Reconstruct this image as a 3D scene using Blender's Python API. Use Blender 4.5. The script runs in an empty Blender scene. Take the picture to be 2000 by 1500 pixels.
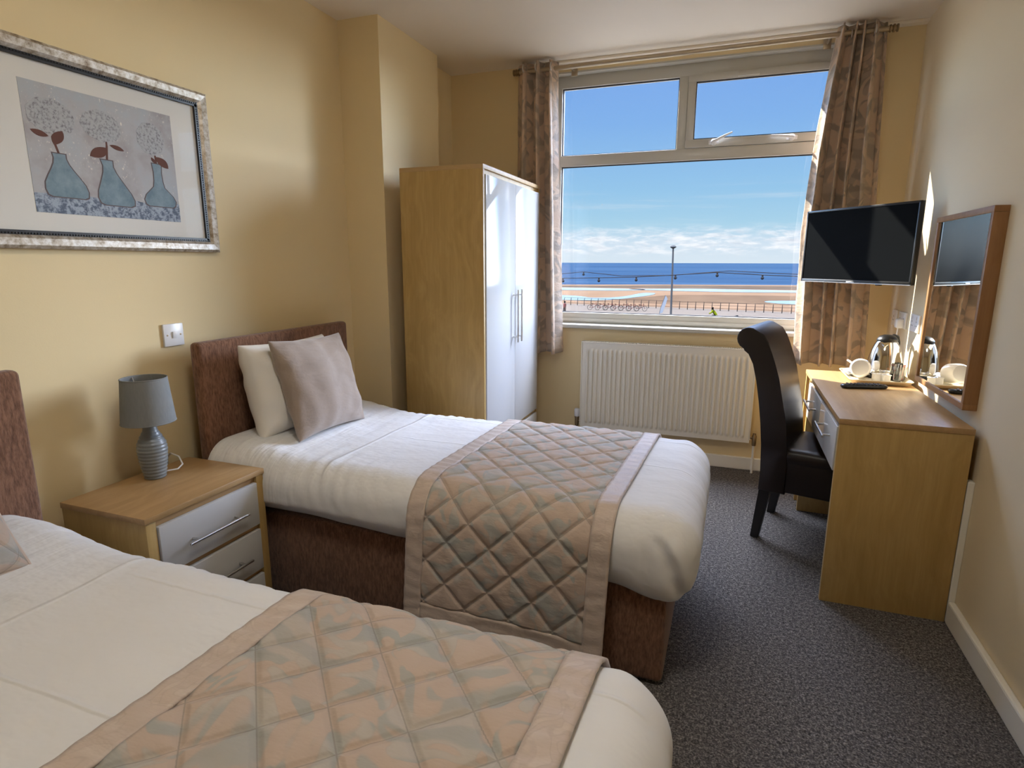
import bpy, bmesh, math, random
from mathutils import Vector, Matrix, noise
random.seed(7)
SC = bpy.context.scene
COL = SC.collection
PI = math.pi

# ------------------------------------------------------------------ camera
EYE = Vector((0, 0, 1.33))
def make_camera():
    p, y, r = math.radians(11.65), math.radians(20.22), math.radians(0.18)
    fwd = Vector((-math.sin(y)*math.cos(p), math.cos(y)*math.cos(p), -math.sin(p)))
    right = Vector((math.cos(y), math.sin(y), 0)); up = right.cross(fwd)
    r2 = right*math.cos(r) + up*math.sin(r); u2 = -right*math.sin(r) + up*math.cos(r)
    m = Matrix(((r2.x, u2.x, -fwd.x, EYE.x), (r2.y, u2.y, -fwd.y, EYE.y), (r2.z, u2.z, -fwd.z, EYE.z), (0, 0, 0, 1)))
    cd = bpy.data.cameras.new('camera'); cd.sensor_width = 36; cd.lens = 1151.6*36/2000
    cd.clip_start = .05; cd.clip_end = 60000
    o = bpy.data.objects.new('camera', cd); o.matrix_world = m; COL.objects.link(o); SC.camera = o
make_camera()

# ------------------------------------------------------------------ exposure, world, sun
vs = SC.view_settings
vs.view_transform = 'Standard'; vs.look = 'None'; vs.gamma = 1; vs.use_curve_mapping = False
vs.exposure = 0.55
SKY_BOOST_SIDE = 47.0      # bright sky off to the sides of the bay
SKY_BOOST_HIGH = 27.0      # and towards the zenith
SUN = 14.0
FILL_LAMP = 21.0  # glow of the added, unseen fill lamp
SC.cycles.max_bounces = 12; SC.cycles.diffuse_bounces = 6; SC.cycles.transparent_max_bounces = 12

class NT:
    """tiny helper around a node tree"""
    def __init__(s, tree): s.t = tree; s.n = tree.nodes; s.l = tree.links
    def put(s, sock, v):
        if v is None: return
        if isinstance(v, bpy.types.NodeSocket): s.l.new(v, sock)
        else: sock.default_value = v
    def math(s, op, a, b=None, c=None, clamp=False):
        n = s.n.new('ShaderNodeMath'); n.operation = op; n.use_clamp = clamp
        for i, v in enumerate((a, b, c)): s.put(n.inputs[i], v)
        return n.outputs[0]
    def vmath(s, op, a, b=None, scale=None):
        n = s.n.new('ShaderNodeVectorMath'); n.operation = op
        s.put(n.inputs[0], a)
        if b is not None: s.put(n.inputs[1], b)
        if scale is not None: s.put(n.inputs['Scale'], scale)
        return n.outputs[0]
    def sep(s, v):
        n = s.n.new('ShaderNodeSeparateXYZ'); s.put(n.inputs[0], v); return n.outputs
    def comb(s, x, y, z):
        n = s.n.new('ShaderNodeCombineXYZ')
        for i, v in enumerate((x, y, z)): s.put(n.inputs[i], v)
        return n.outputs[0]
    def smooth(s, v, a, b, t0=0.0, t1=1.0):
        n = s.n.new('ShaderNodeMapRange'); n.interpolation_type = 'SMOOTHSTEP'
        s.put(n.inputs['Value'], v); n.inputs['From Min'].default_value = a; n.inputs['From Max'].default_value = b
        n.inputs['To Min'].default_value = t0; n.inputs['To Max'].default_value = t1
        return n.outputs['Result']
    def ramp(s, v, stops, interp='LINEAR'):
        n = s.n.new('ShaderNodeValToRGB'); n.color_ramp.interpolation = interp
        e = n.color_ramp.elements
        while len(e) < len(stops): e.new(.5)
        for k, (p, c) in enumerate(stops):
            e[k].position = p; e[k].color = (c[0], c[1], c[2], 1)
        s.put(n.inputs[0], v); return n.outputs[0]
    def mix(s, f, a, b, kind='MIX'):
        n = s.n.new('ShaderNodeMix'); n.data_type = 'RGBA'; n.blend_type = kind
        s.put(n.inputs[0], f)
        for k, v in ((6, a), (7, b)):
            if not isinstance(v, bpy.types.NodeSocket): v = (v[0], v[1], v[2], 1)
            s.put(n.inputs[k], v)
        return n.outputs[2]
    def noise(s, vec, scale, detail=2, rough=.5, dist=0.0, out=0):
        n = s.n.new('ShaderNodeTexNoise'); s.put(n.inputs['Vector'], vec)
        n.inputs['Scale'].default_value = scale; n.inputs['Detail'].default_value = detail
        n.inputs['Roughness'].default_value = rough; n.inputs['Distortion'].default_value = dist
        return n.outputs[out]
    def voro(s, vec, scale, feature='F1', out='Distance', rand=1.0):
        n = s.n.new('ShaderNodeTexVoronoi'); n.feature = feature; s.put(n.inputs['Vector'], vec)
        n.inputs['Scale'].default_value = scale; n.inputs['Randomness'].default_value = rand
        return n.outputs[out]
    def bump(s, h, strength=.3, dist=.002, normal=None):
        n = s.n.new('ShaderNodeBump'); n.inputs['Strength'].default_value = strength
        n.inputs['Distance'].default_value = dist; s.put(n.inputs['Height'], h)
        if normal is not None: s.put(n.inputs['Normal'], normal)
        return n.outputs[0]
    def coord(s, which='Object'):
        return s.n.new('ShaderNodeTexCoord').outputs[which]
    def scaled(s, v, sx, sy, sz): return s.vmath('MULTIPLY', v, (sx, sy, sz))

def build_world():
    w = bpy.data.worlds.new('sky'); SC.world = w; w.use_nodes = True
    t = NT(w.node_tree); t.n.clear()
    d = t.coord('Generated'); x, y, z = t.sep(d)
    el = t.math('MULTIPLY', t.math('ARCSINE', z), 180/PI)
    az = t.math('MULTIPLY', t.math('ARCTAN2', x, y), 180/PI)
    e01 = t.math('DIVIDE', el, 40.0, clamp=True)
    base = t.ramp(e01, [(0, (.74, .86, .96)), (.045, (.66, .81, .95)), (.085, (.42, .69, .88)), (.16, (.32, .60, .88)),
                        (.30, (.23, .47, .88)), (.45, (.18, .385, .86)), (1, (.13, .30, .74))])
    # cloud bank low over the sea
    cv = t.comb(t.math('MULTIPLY', az, .16), t.math('MULTIPLY', el, .75), 0.0)
    n1 = t.noise(cv, 2.2, 6, .62, .3)
    band = t.math('MULTIPLY', t.smooth(el, .4, 1.3), t.smooth(el, 2.3, 3.7, 1, 0))
    dens = t.math('MULTIPLY', t.smooth(n1, .40, .62), band)
    lit = t.noise(t.vmath('ADD', cv, (3.1, .15, 0)), 4.0, 5, .6)
    ccol = t.ramp(lit, [(.3, (.70, .77, .88)), (.5, (.98, 1.02, 1.08)), (.75, (1.18, 1.18, 1.2))])
    sky = t.mix(t.math('MULTIPLY', dens, .85), base, ccol)
    # thin wisps
    wv = t.comb(t.math('MULTIPLY', az, .03), t.math('MULTIPLY', el, .5), 4.0)
    wis = t.math('MULTIPLY', t.smooth(t.noise(wv, 2.0, 5, .6), .5, .75), t.math('MULTIPLY', t.smooth(el, 3, 4.4), t.smooth(el, 5, 8, 1, 0)))
    sky = t.mix(t.math('MULTIPLY', wis, .35), sky, (.85, .9, .95))
    # brighter, whiter sky away from the bay straight ahead
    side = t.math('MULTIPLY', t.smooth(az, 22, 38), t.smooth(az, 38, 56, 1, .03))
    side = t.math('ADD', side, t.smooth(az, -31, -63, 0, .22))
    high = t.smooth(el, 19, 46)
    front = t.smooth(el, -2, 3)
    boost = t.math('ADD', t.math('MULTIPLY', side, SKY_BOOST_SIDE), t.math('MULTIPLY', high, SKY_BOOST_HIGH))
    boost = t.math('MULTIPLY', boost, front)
    white = t.math('MAXIMUM', side, high)
    sky = t.mix(t.math('MULTIPLY', white, .8), sky, (.56, .58, .63))
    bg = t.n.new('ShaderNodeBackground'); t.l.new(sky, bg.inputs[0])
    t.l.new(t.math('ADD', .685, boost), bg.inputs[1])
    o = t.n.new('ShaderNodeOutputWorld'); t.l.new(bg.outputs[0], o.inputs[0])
    w.cycles.sampling_method = 'MANUAL'; w.cycles.sample_map_resolution = 1024
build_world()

def build_lights():
    sd = bpy.data.lights.new('sun', 'SUN'); sd.energy = SUN; sd.angle = math.radians(.6); sd.color = (1, .93, .80)
    so = bpy.data.objects.new('sun', sd); COL.objects.link(so)
    so.rotation_euler = Vector((1, -.57, -.69)).to_track_quat('-Z', 'Y').to_euler()
    so.location = (-6, 8, 9)
    pd = bpy.data.lights.new('window_portal', 'AREA'); pd.shape = 'RECTANGLE'; pd.size = 1.76; pd.size_y = 1.6
    pd.cycles.is_portal = True
    po = bpy.data.objects.new('window_portal', pd); COL.objects.link(po)
    po.location = (-.32, 4.15, 1.73); po.rotation_euler = (-PI/2, 0, 0)
build_lights()

# ------------------------------------------------------------------ mesh helpers
def newbm(): return bmesh.new()
def add_box(bm, x0, x1, y0, y1, z0, z1, bev=0.0, seg=2, mat=0, rot=None):
    """a box, optionally bevelled; rot = Matrix applied about the box centre"""
    b = bmesh.new()
    bmesh.ops.create_cube(b, size=1)
    for v in b.verts: v.co = Vector(((v.co.x)*(x1-x0), (v.co.y)*(y1-y0), (v.co.z)*(z1-z0)))
    if bev > 0: bmesh.ops.bevel(b, geom=list(b.edges), offset=bev, segments=seg, profile=.5, affect='EDGES')
    c = Vector(((x0+x1)/2, (y0+y1)/2, (z0+z1)/2))
    for v in b.verts:
        if rot is not None: v.co = rot @ v.co
        v.co += c
    merge(bm, b, mat)
def merge(bm, b, mat=0):
    m = {}
    for v in b.verts: m[v] = bm.verts.new(v.co)
    for f in b.faces:
        try:
            nf = bm.faces.new([m[v] for v in f.verts]); nf.material_index = mat if mat else f.material_index
        except ValueError: pass
    b.free()
def add_lathe(bm, prof, c=(0, 0, 0), seg=40, mat=0, axis=None, cap=True):
    """prof: list of (r, z); revolve about z through c; axis: Matrix to re-orient"""
    c = Vector(c); rings = []
    for r, z in prof:
        if r < 1e-6:
            p = Vector((0, 0, z)); p = axis @ p if axis else p
            rings.append([bm.verts.new(c+p)])
        else:
            ring = []
            for k in range(seg):
                a = 2*PI*k/seg; p = Vector((r*math.cos(a), r*math.sin(a), z)); p = axis @ p if axis else p
                ring.append(bm.verts.new(c+p))
            rings.append(ring)
    for a, b in zip(rings, rings[1:]):
        for k in range(seg):
            k2 = (k+1) % seg
            vs_ = [a[k % len(a)], a[k2 % len(a)], b[k2 % len(b)], b[k % len(b)]]
            u = []
            for v in vs_:
                if v not in u: u.append(v)
            if len(u) >= 3:
                f = bm.faces.new(u); f.material_index = mat
    if cap:
        for ring in (rings[0], rings[-1]):
            if len(ring) > 2:
                try: f = bm.faces.new(ring); f.material_index = mat
                except ValueError: pass
def add_tube(bm, pts, r, seg=10, mat=0, closed=False):
    """tube along pts; r a number or list"""
    pts = [Vector(p) for p in pts]; n = len(pts); rings = []
    prev = None
    for i, p in enumerate(pts):
        if closed: d = pts[(i+1) % n]-pts[i-1]
        else: d = pts[min(i+1, n-1)]-pts[max(i-1, 0)]
        d.normalize()
        ref = prev if prev is not None else (Vector((0, 0, 1)) if abs(d.z) < .9 else Vector((1, 0, 0)))
        a = d.cross(ref).cross(d)
        if a.length < 1e-5: a = d.orthogonal()
        a.normalize(); b = d.cross(a); prev = a
        rr = r[i] if isinstance(r, (list, tuple)) else r
        rings.append([bm.verts.new(p+a*rr*math.cos(2*PI*k/seg)+b*rr*math.sin(2*PI*k/seg)) for k in range(seg)])
    pairs = list(zip(rings, rings[1:])) + ([(rings[-1], rings[0])] if closed else [])
    for A, B in pairs:
        for k in range(seg):
            f = bm.faces.new([A[k], A[(k+1) % seg], B[(k+1) % seg], B[k]]); f.material_index = mat
    if not closed:
        for R in (rings[0], rings[-1]):
            f = bm.faces.new(R); f.material_index = mat
def add_prism(bm, outline, plane, a0, a1, mat=0, bev=0.0):
    """extrude a 2-D outline. plane 'xz': (x,z) along y; 'xy' along z; 'yz' along x"""
    def P(p, a):
        return {'xz': (p[0], a, p[1]), 'xy': (p[0], p[1], a), 'yz': (a, p[0], p[1])}[plane]
    b = bmesh.new()
    A = [b.verts.new(P(p, a0)) for p in outline]; B = [b.verts.new(P(p, a1)) for p in outline]
    fa = b.faces.new(A); fb = b.faces.new(B); n = len(A)
    for k in range(n): b.faces.new([A[k], A[(k+1) % n], B[(k+1) % n], B[k]])
    if bev > 0:
        ed = list(fa.edges)+list(fb.edges)
        bmesh.ops.bevel(b, geom=ed, offset=bev, segments=3, profile=.5, affect='EDGES', clamp_overlap=True)
    merge(bm, b, mat)
def add_grid(bm, fn, nu, nv, uvfn=None, mat=0, flip=False):
    """surface fn(u,v)->(x,y,z), u,v in 0..1; writes uv when uvfn given"""
    uvl = bm.loops.layers.uv.verify() if uvfn else None
    g = [[bm.verts.new(fn(i/nu, j/nv)) for j in range(nv+1)] for i in range(nu+1)]
    for i in range(nu):
        for j in range(nv):
            idx = [(i, j), (i+1, j), (i+1, j+1), (i, j+1)]
            if flip: idx.reverse()
            f = bm.faces.new([g[a][b] for a, b in idx]); f.material_index = mat
            if uvl:
                for lp, (a, b) in zip(f.loops, idx): lp[uvl].uv = uvfn(a/nu, b/nv)
    return g
INV = {}
def obj(name, bm, mats, parent=None, label=None, smooth=True, local=False, angle=40, loc=None):
    """link bm as ONE mesh object. Verts are in world space unless local=True"""
    if loc is not None: bmesh.ops.translate(bm, verts=bm.verts, vec=-Vector(loc))
    elif parent is not None and not local:
        q = parent; M = Matrix.Identity(4)
        while q is not None: M = INV.get(q.name, Matrix.Identity(4)) @ M if False else M; q = q.parent
        M = INV.get(root_of(parent).name, Matrix.Identity(4))
        bmesh.ops.transform(bm, matrix=M, verts=bm.verts)
    bmesh.ops.recalc_face_normals(bm, faces=bm.faces)
    me = bpy.data.meshes.new(name); bm.to_mesh(me); bm.free()
    for m in (mats if isinstance(mats, (list, tuple)) else [mats]): me.materials.append(m)
    if smooth:
        for p in me.polygons: p.use_smooth = True
        me.set_sharp_from_angle(angle=math.radians(angle))
    o = bpy.data.objects.new(name, me); COL.objects.link(o)
    if parent is not None: o.parent = parent
    if loc is not None: o.location = loc
    if label: o['label'] = label
    return o
def root_of(o):
    while o.parent is not None: o = o.parent
    return o
def tag(o, label, cat, group=None, kind=None):
    o['label'] = label; o['category'] = cat
    if group: o['group'] = group
    if kind: o['kind'] = kind
    return o
def thing(name, label, cat, loc=(0, 0, 0), rz=0.0, group=None, kind=None):
    o = bpy.data.objects.new(name, None); o.empty_display_size = .1; COL.objects.link(o)
    o.location = loc; o.rotation_euler = (0, 0, rz)
    INV[o.name] = (Matrix.Translation(Vector(loc)) @ Matrix.Rotation(rz, 4, 'Z')).inverted()
    if label: tag(o, label, cat, group, kind)
    return o
def struct(name, bm, m, smooth=False):
    o = obj(name, bm, m, smooth=smooth); o['kind'] = 'structure'; return o
def dup(root, delta, label=None, group=None, rz=None):
    r = root.copy(); COL.objects.link(r); r.location = Vector(root.location)+Vector(delta)
    if rz is not None: r.rotation_euler = (0, 0, rz)
    if label: r['label'] = label
    if group: r['group'] = group
    for ch in list(root.children):
        c = ch.copy(); COL.objects.link(c); c.parent = r
        for g in list(ch.children):
            k = g.copy(); COL.objects.link(k); k.parent = c
    return r
def skin_mesh(name, verts, edges, radii, m, parent=None, root=0, sub=2):
    """continuous body grown on a skeleton (local coords)"""
    me = bpy.data.meshes.new(name); me.from_pydata(verts, edges, [])
    o = bpy.data.objects.new(name, me); COL.objects.link(o)
    md = o.modifiers.new('skin', 'SKIN'); md.use_smooth_shade = True
    for i, r in enumerate(radii):
        me.skin_vertices[0].data[i].radius = (r, r) if not isinstance(r, tuple) else r
        me.skin_vertices[0].data[i].use_root = (i == root)
    sb = o.modifiers.new('sub', 'SUBSURF'); sb.levels = sub; sb.render_levels = sub
    me.materials.append(m)
    if parent is not None: o.parent = parent
    return o
def sstep(a, b, x):
    t = max(0, min(1, (x-a)/(b-a))); return t*t*(3-2*t)
def nz(x, y, z=0): return noise.noise(Vector((x, y, z)))

# ------------------------------------------------------------------ materials
def new_mat(name):
    m = bpy.data.materials.new(name); m.use_nodes = True
    t = NT(m.node_tree); b = t.n['Principled BSDF']; return m, t, b
def simple(name, col, rough=.5, metal=0.0, spec=.5, bumpscale=None, bumpd=.001, coat=0, var=0.0, varscale=3.0):
    m, t, b = new_mat(name)
    b.inputs['Base Color'].default_value = (*col, 1); b.inputs['Roughness'].default_value = rough
    b.inputs['Metallic'].default_value = metal; b.inputs['Specular IOR Level'].default_value = spec
    b.inputs['Coat Weight'].default_value = coat
    co = t.coord('Object')
    if var: 
        n = t.noise(co, varscale, 4, .55)
        t.l.new(t.mix(n, [c*(1-var) for c in col], [min(1, c*(1+var)) for c in col]), b.inputs['Base Color'])
    if bumpscale: t.l.new(t.bump(t.noise(co, bumpscale, 3), .5, bumpd), b.inputs['Normal'])
    return m
def wood(name, axis, c1=(.50, .335, .125), c2=(.385, .245, .08), rough=.42):
    m, t, b = new_mat(name); co = t.coord('Object')
    k = [26, 26, 26]; k['xyz'.index(axis)] = 1.3
    v = t.scaled(co, *k)
    warp = t.noise(co, 2.2, 2)
    v = t.vmath('ADD', v, t.vmath('SCALE', t.comb(warp, warp, warp), scale=5.0))
    a = t.noise(v, 1.0, 4, .6); k2 = [160, 160, 160]; k2['xyz'.index(axis)] = 5
    fine = t.noise(t.scaled(co, *k2), 1.0, 2)
    f = t.math('ADD', t.math('MULTIPLY', a, .75), t.math('MULTIPLY', fine, .25))
    col = t.ramp(f, [(.32, c2), (.52, [(p+q)/2 for p, q in zip(c1, c2)]), (.68, c1)])
    t.l.new(col, b.inputs['Base Color']); b.inputs['Roughness'].default_value = rough
    b.inputs['Specular IOR Level'].default_value = .4
    t.l.new(t.bump(fine, .15, .0006), b.inputs['Normal'])
    return m
def chenille(name, c1, c2):
    m, t, b = new_mat(name); co = t.coord('Object')
    v = t.scaled(co, 150, 150, 38)
    n = t.noise(v, 1.0, 3, .6); n2 = t.noise(co, 6, 3)
    t.l.new(t.ramp(t.math('ADD', t.math('MULTIPLY', n, .8), t.math('MULTIPLY', n2, .2)), [(.34, c2), (.62, c1)]), b.inputs['Base Color'])
    b.inputs['Roughness'].default_value = .95; b.inputs['Sheen Weight'].default_value = .25
    b.inputs['Specular IOR Level'].default_value = .1
    t.l.new(t.bump(n, .7, .003), b.inputs['Normal'])
    return m
def carpet():
    m, t, b = new_mat('grey twist carpet'); co = t.coord('Object')
    n = t.noise(co, 170, 2, .7); n3 = t.noise(co, 75, 2, .6); n2 = t.noise(co, 2.2, 3)
    f = t.math('ADD', t.math('MULTIPLY', n, .65), t.math('MULTIPLY', n3, .35))
    c = t.ramp(f, [(.36, (.036, .033, .031)), (.50, (.130, .118, .110)), (.64, (.37, .335, .305))])
    c = t.mix(t.smooth(n2, .3, .7, 0, .22), c, (.09, .085, .09))
    t.l.new(c, b.inputs['Base Color']); b.inputs['Roughness'].default_value = 1
    b.inputs['Specular IOR Level'].default_value = .05
    t.l.new(t.bump(f, 1.0, .012), b.inputs['Normal'])
    return m
def wallpaint(name, col):
    m, t, b = new_mat(name); co = t.coord('Object')
    n = t.noise(co, 1.2, 3)
    t.l.new(t.mix(n, [c*.965 for c in col], [min(1, c*1.03) for c in col]), b.inputs['Base Color'])
    b.inputs['Roughness'].default_value = .62; b.inputs['Specular IOR Level'].default_value = .3
    t.l.new(t.bump(t.noise(co, 190, 3, .6), .18, .0012), b.inputs['Normal'])
    return m
def leaf_field(t, uv, scale):
    """swirling acanthus-like shapes: heavily domain-warped noise, with veins"""
    w = t.noise(uv, scale*.55, 1, .4, 0, out=1)
    w = t.vmath('SUBTRACT', w, (.5, .5, .5))
    v = t.vmath('ADD', uv, t.vmath('SCALE', w, scale=1.1/scale*1.6))
    a = t.noise(v, scale, 1, .45, 1.7)
    vein = t.n.new('ShaderNodeTexWave'); vein.wave_type = 'RINGS'
    t.put(vein.inputs['Vector'], v); vein.inputs['Scale'].default_value = scale*.42
    vein.inputs['Distortion'].default_value = 5.0; vein.inputs['Detail'].default_value = 1; vein.inputs['Detail Scale'].default_value = 1.2
    return a, vein.outputs['Fac']
def damask(name, base, leaf, edge, scale=9.0, thr=.5, sheen=.2, rough=.75, quilt=0, veins=.55):
    m, t, b = new_mat(name); uv = t.coord('UV')
    a, vn = leaf_field(t, uv, scale)
    f = t.smooth(a, thr-.025, thr+.025)
    inner = t.mix(t.smooth(vn, .30, .75, 0, veins), leaf, edge)
    outline = t.math('MULTIPLY', t.smooth(a, thr-.05, thr), t.smooth(a, thr, thr+.045, 1, 0))
    c = t.mix(f, base, inner); c = t.mix(t.math('MULTIPLY', outline, .35), c, [x*.8 for x in edge])
    back = t.smooth(t.noise(uv, scale*.5, 2), .35, .7, 0, .3)
    c = t.mix(back, c, [x*.9 for x in base])
    seam = None
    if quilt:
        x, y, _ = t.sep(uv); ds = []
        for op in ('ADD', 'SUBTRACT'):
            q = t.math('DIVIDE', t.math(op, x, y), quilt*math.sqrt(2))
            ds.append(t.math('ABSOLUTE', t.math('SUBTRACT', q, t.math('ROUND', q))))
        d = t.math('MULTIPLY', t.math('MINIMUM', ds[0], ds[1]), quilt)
        c = t.mix(t.smooth(d, .0006, .0019, .55, 0), c, [x_*.45 for x_ in edge])  # stitch lines, with the groove shade put into the colour
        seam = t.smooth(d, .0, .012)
    t.l.new(c, b.inputs['Base Color']); b.inputs['Roughness'].default_value = rough
    b.inputs['Sheen Weight'].default_value = sheen; b.inputs['Specular IOR Level'].default_value = .3
    weave = t.noise(uv, 700, 1); crease = t.noise(t.scaled(uv, 1, 2.2, 1), 16, 3, .6)
    nn = t.bump(weave, .12, .0006); nn = t.bump(crease, .45, .007, nn)
    if seam is not None: nn = t.bump(seam, .6, .006, nn)
    t.l.new(nn, b.inputs['Normal'])
    return m
def sheetmat():
    m, t, b = new_mat('white cotton sheet'); co = t.coord('Object'); x, y, z = t.sep(co)
    b.inputs['Base Color'].default_value = (.79, .79, .79, 1); b.inputs['Roughness'].default_value = .85
    b.inputs['Sheen Weight'].default_value = .12; b.inputs['Specular IOR Level'].default_value = .15
    wob = t.math('MULTIPLY', t.math('SUBTRACT', t.noise(co, 1.8, 2), .5), .03)
    def ridge(c, off, wd):
        d = t.math('ABSOLUTE', t.math('ADD', t.math('SUBTRACT', c, off), wob))
        return t.smooth(d, 0, wd, 1, 0)
    top = t.smooth(z, .55, .575)
    xmask = t.smooth(x, -.36, -.26)
    h = t.math('ADD', ridge(y, .335, .008), ridge(y, 0.0, .008))
    h = t.math('ADD', t.math('MULTIPLY', h, xmask), t.math('MULTIPLY', ridge(x, -.39, .012), 1.3))
    # gathered folds by the pillow end, running across the bed
    g = t.noise(t.scaled(co, 26, 2.2, 2.2), 1.0, 3, .55)
    gm = t.smooth(x, -.75, -.32, 1, 0)
    h = t.math('ADD', t.math('MULTIPLY', h, t.math('MULTIPLY', top, .5)), t.math('MULTIPLY', t.math('MULTIPLY', g, gm), 2.2))
    soft = t.noise(t.scaled(co, 3, 5, 3), 1.5, 4, .55)
    h = t.math('ADD', h, t.math('MULTIPLY', soft, 2.0))
    t.l.new(t.bump(h, .55, .010), b.inputs['Normal'])
    return m
def leather():
    m, t, b = new_mat('dark brown leather'); co = t.coord('Object')
    n = t.noise(co, 5, 3); g = t.noise(t.scaled(co, 40, 40, 90), 1, 2)
    t.l.new(t.mix(n, (.008, .005, .004), (.018, .010, .007)), b.inputs['Base Color'])
    b.inputs['Roughness'].default_value = .40; b.inputs['Specular IOR Level'].default_value = .38
    v = t.voro(co, 380); t.l.new(t.bump(t.math('ADD', v, g), .12, .0012), b.inputs['Normal'])
    return m
def glassy(name, rough=.0, ior=1.45, tint=(1, 1, 1), k=1.0):
    """thin pane: clear to light, with a fresnel reflection"""
    m, t, b = new_mat(name); t.n.remove(b)
    tr = t.n.new('ShaderNodeBsdfTransparent'); tr.inputs[0].default_value = (*tint, 1)
    gl = t.n.new('ShaderNodeBsdfGlossy'); gl.inputs['Roughness'].default_value = rough
    ge = t.n.new('ShaderNodeNewGeometry'); dt = t.n.new('ShaderNodeVectorMath'); dt.operation = 'DOT_PRODUCT'
    t.l.new(ge.outputs['Normal'], dt.inputs[0]); t.l.new(ge.outputs['Incoming'], dt.inputs[1])
    f0 = ((ior-1)/(ior+1))**2
    fr = t.math('ADD', f0, t.math('MULTIPLY', 1-f0, t.math('POWER', t.math('SUBTRACT', 1.0, t.math('ABSOLUTE', dt.outputs['Value']), clamp=True), 5.0)))
    mx = t.n.new('ShaderNodeMixShader'); t.l.new(t.math('MULTIPLY', fr, k, clamp=True), mx.inputs[0])
    t.l.new(tr.outputs[0], mx.inputs[1]); t.l.new(gl.outputs[0], mx.inputs[2])
    o = t.n['Material Output']; t.l.new(mx.outputs[0], o.inputs[0]); return m
def silverleaf():
    m, t, b = new_mat('antiqued silver leaf'); co = t.coord('Object')
    n = t.noise(co, 35, 5, .7); s = t.noise(t.scaled(co, 6, 60, 60), 1, 4, .7)
    f = t.math('ADD', t.math('MULTIPLY', n, .6), t.math('MULTIPLY', s, .4))
    t.l.new(t.ramp(f, [(.36, (.20, .14, .085)), (.47, (.46, .39, .30)), (.60, (.68, .64, .58))]), b.inputs['Base Color'])
    b.inputs['Metallic'].default_value = .45; b.inputs['Roughness'].default_value = .42
    t.l.new(t.bump(f, .4, .002), b.inputs['Normal']); return m
def printmat():
    m, t, b = new_mat('printed paper ground'); co = t.coord('Object')
    n = t.noise(co, 7, 4, .6); fl = t.noise(t.scaled(co, 1, 1, .6), 120, 3, .75)
    c = t.ramp(n, [(.3, (.33, .29, .28)), (.5, (.42, .41, .41)), (.7, (.40, .44, .47))])
    k = t.math('MULTIPLY', t.smooth(fl, .60, .68), t.smooth(t.noise(co, 11, 2), .42, .62))
    c = t.mix(k, c, (.74, .70, .60)); t.l.new(c, b.inputs['Base Color']); b.inputs['Roughness'].default_value = .8
    return m
def speckle(name, c1, c2, scale, lo=.45, hi=.6, rough=.8):
    m, t, b = new_mat(name); co = t.coord('Object')
    n = t.noise(co, scale, 4, .7)
    t.l.new(t.ramp(n, [(lo, c1), (hi, c2)]), b.inputs['Base Color']); b.inputs['Roughness'].default_value = rough
    return m
def shade_mat():
    m, t, b = new_mat('grey lampshade linen'); co = t.coord('Object')
    n = t.noise(t.scaled(co, 200, 200, 40), 1, 2)
    t.l.new(t.mix(n, (.20, .205, .205), (.25, .255, .25)), b.inputs['Base Color']); b.inputs['Roughness'].default_value = .9
    b.inputs['Specular IOR Level'].default_value = .1
    t.l.new(t.bump(n, .2, .0008), b.inputs['Normal']); return m
def flat_rough(name, c1, c2, scale, sx=1, sy=1):
    m, t, b = new_mat(name); co = t.coord('Object')
    n = t.noise(t.scaled(co, sx, sy, 1), scale, 4, .6)
    t.l.new(t.ramp(n, [(.35, c1), (.65, c2)]), b.inputs['Base Color']); b.inputs['Roughness'].default_value = 1
    b.inputs['Specular IOR Level'].default_value = 0; return m

WALL = wallpaint('cream wall paint', (.745, .60, .345))
WALLR = wallpaint('cream wall paint, right', (.72, .61, .42))
CEIL = wallpaint('ceiling emulsion', (.80, .72, .60))
CARPET = carpet()
GLOSSW = simple('white gloss trim paint', (.78, .75, .67), .35, bumpscale=20, bumpd=.0005)
UPVC = simple('white plastic window frame', (.52, .50, .44), .3, var=.02)
PLASTIC = simple('white moulded plastic', (.78, .77, .77), .3)
OAKV = wood('light oak, upright grain', 'z'); OAKY = wood('light oak, grain along the wall', 'y', (.47, .295, .135), (.36, .215, .088))
OAKX = wood('light oak, cross grain', 'x', (.50, .335, .155), (.385, .245, .10))
OAKD = wood('mid oak moulding', 'z', (.34, .175, .07), (.24, .115, .042))
GLOSSDOOR = simple('high gloss white lacquer', (.54, .535, .52), .06, spec=.08)
STEEL = simple('brushed steel', (.62, .60, .57), .28, 1.0)
CHROME = simple('polished chrome', (.82, .81, .80), .04, 1.0)
BRASSY = simple('satin pole metal', (.42, .34, .24), .35, .8)
CHEN = chenille('brown chenille upholstery', (.25, .128, .075), (.11, .050, .028))
SHEET = sheetmat()
PILLOW = simple('white cotton pillowcase', (.77, .74, .68), .9, spec=.1, bumpscale=14, bumpd=.006)
TAUPE = damask('taupe velour cushion cover', (.335, .262, .21), (.31, .24, .19), (.355, .278, .225), 8, .5, .4, .9)
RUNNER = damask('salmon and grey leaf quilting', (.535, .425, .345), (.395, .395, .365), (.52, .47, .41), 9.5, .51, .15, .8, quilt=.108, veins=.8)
SATIN = damask('pale peach satin border', (.58, .475, .40), (.62, .52, .44), (.55, .44, .36), 14, .55, .3, .45)
CURT = damask('taupe scrolled curtain cloth', (.54, .39, .275), (.30, .245, .19), (.50, .385, .285), 7.5, .50, .25, .6)
LEATHER = leather()
BLACKWOOD = simple('black stained leg', (.010, .008, .007), .4)
BLACK = simple('black plastic', (.012, .012, .012), .35)
GREYPL = simple('dark grey rubber buttons', (.05, .05, .055), .5)
SCREEN = simple('switched off glossy screen', (.008, .009, .010), .22, spec=.012)
MIRROR = simple('silvered mirror', (.90, .91, .90), 0.0, 1.0)
PANE = glassy('window glass', 0, 1.45)
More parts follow.
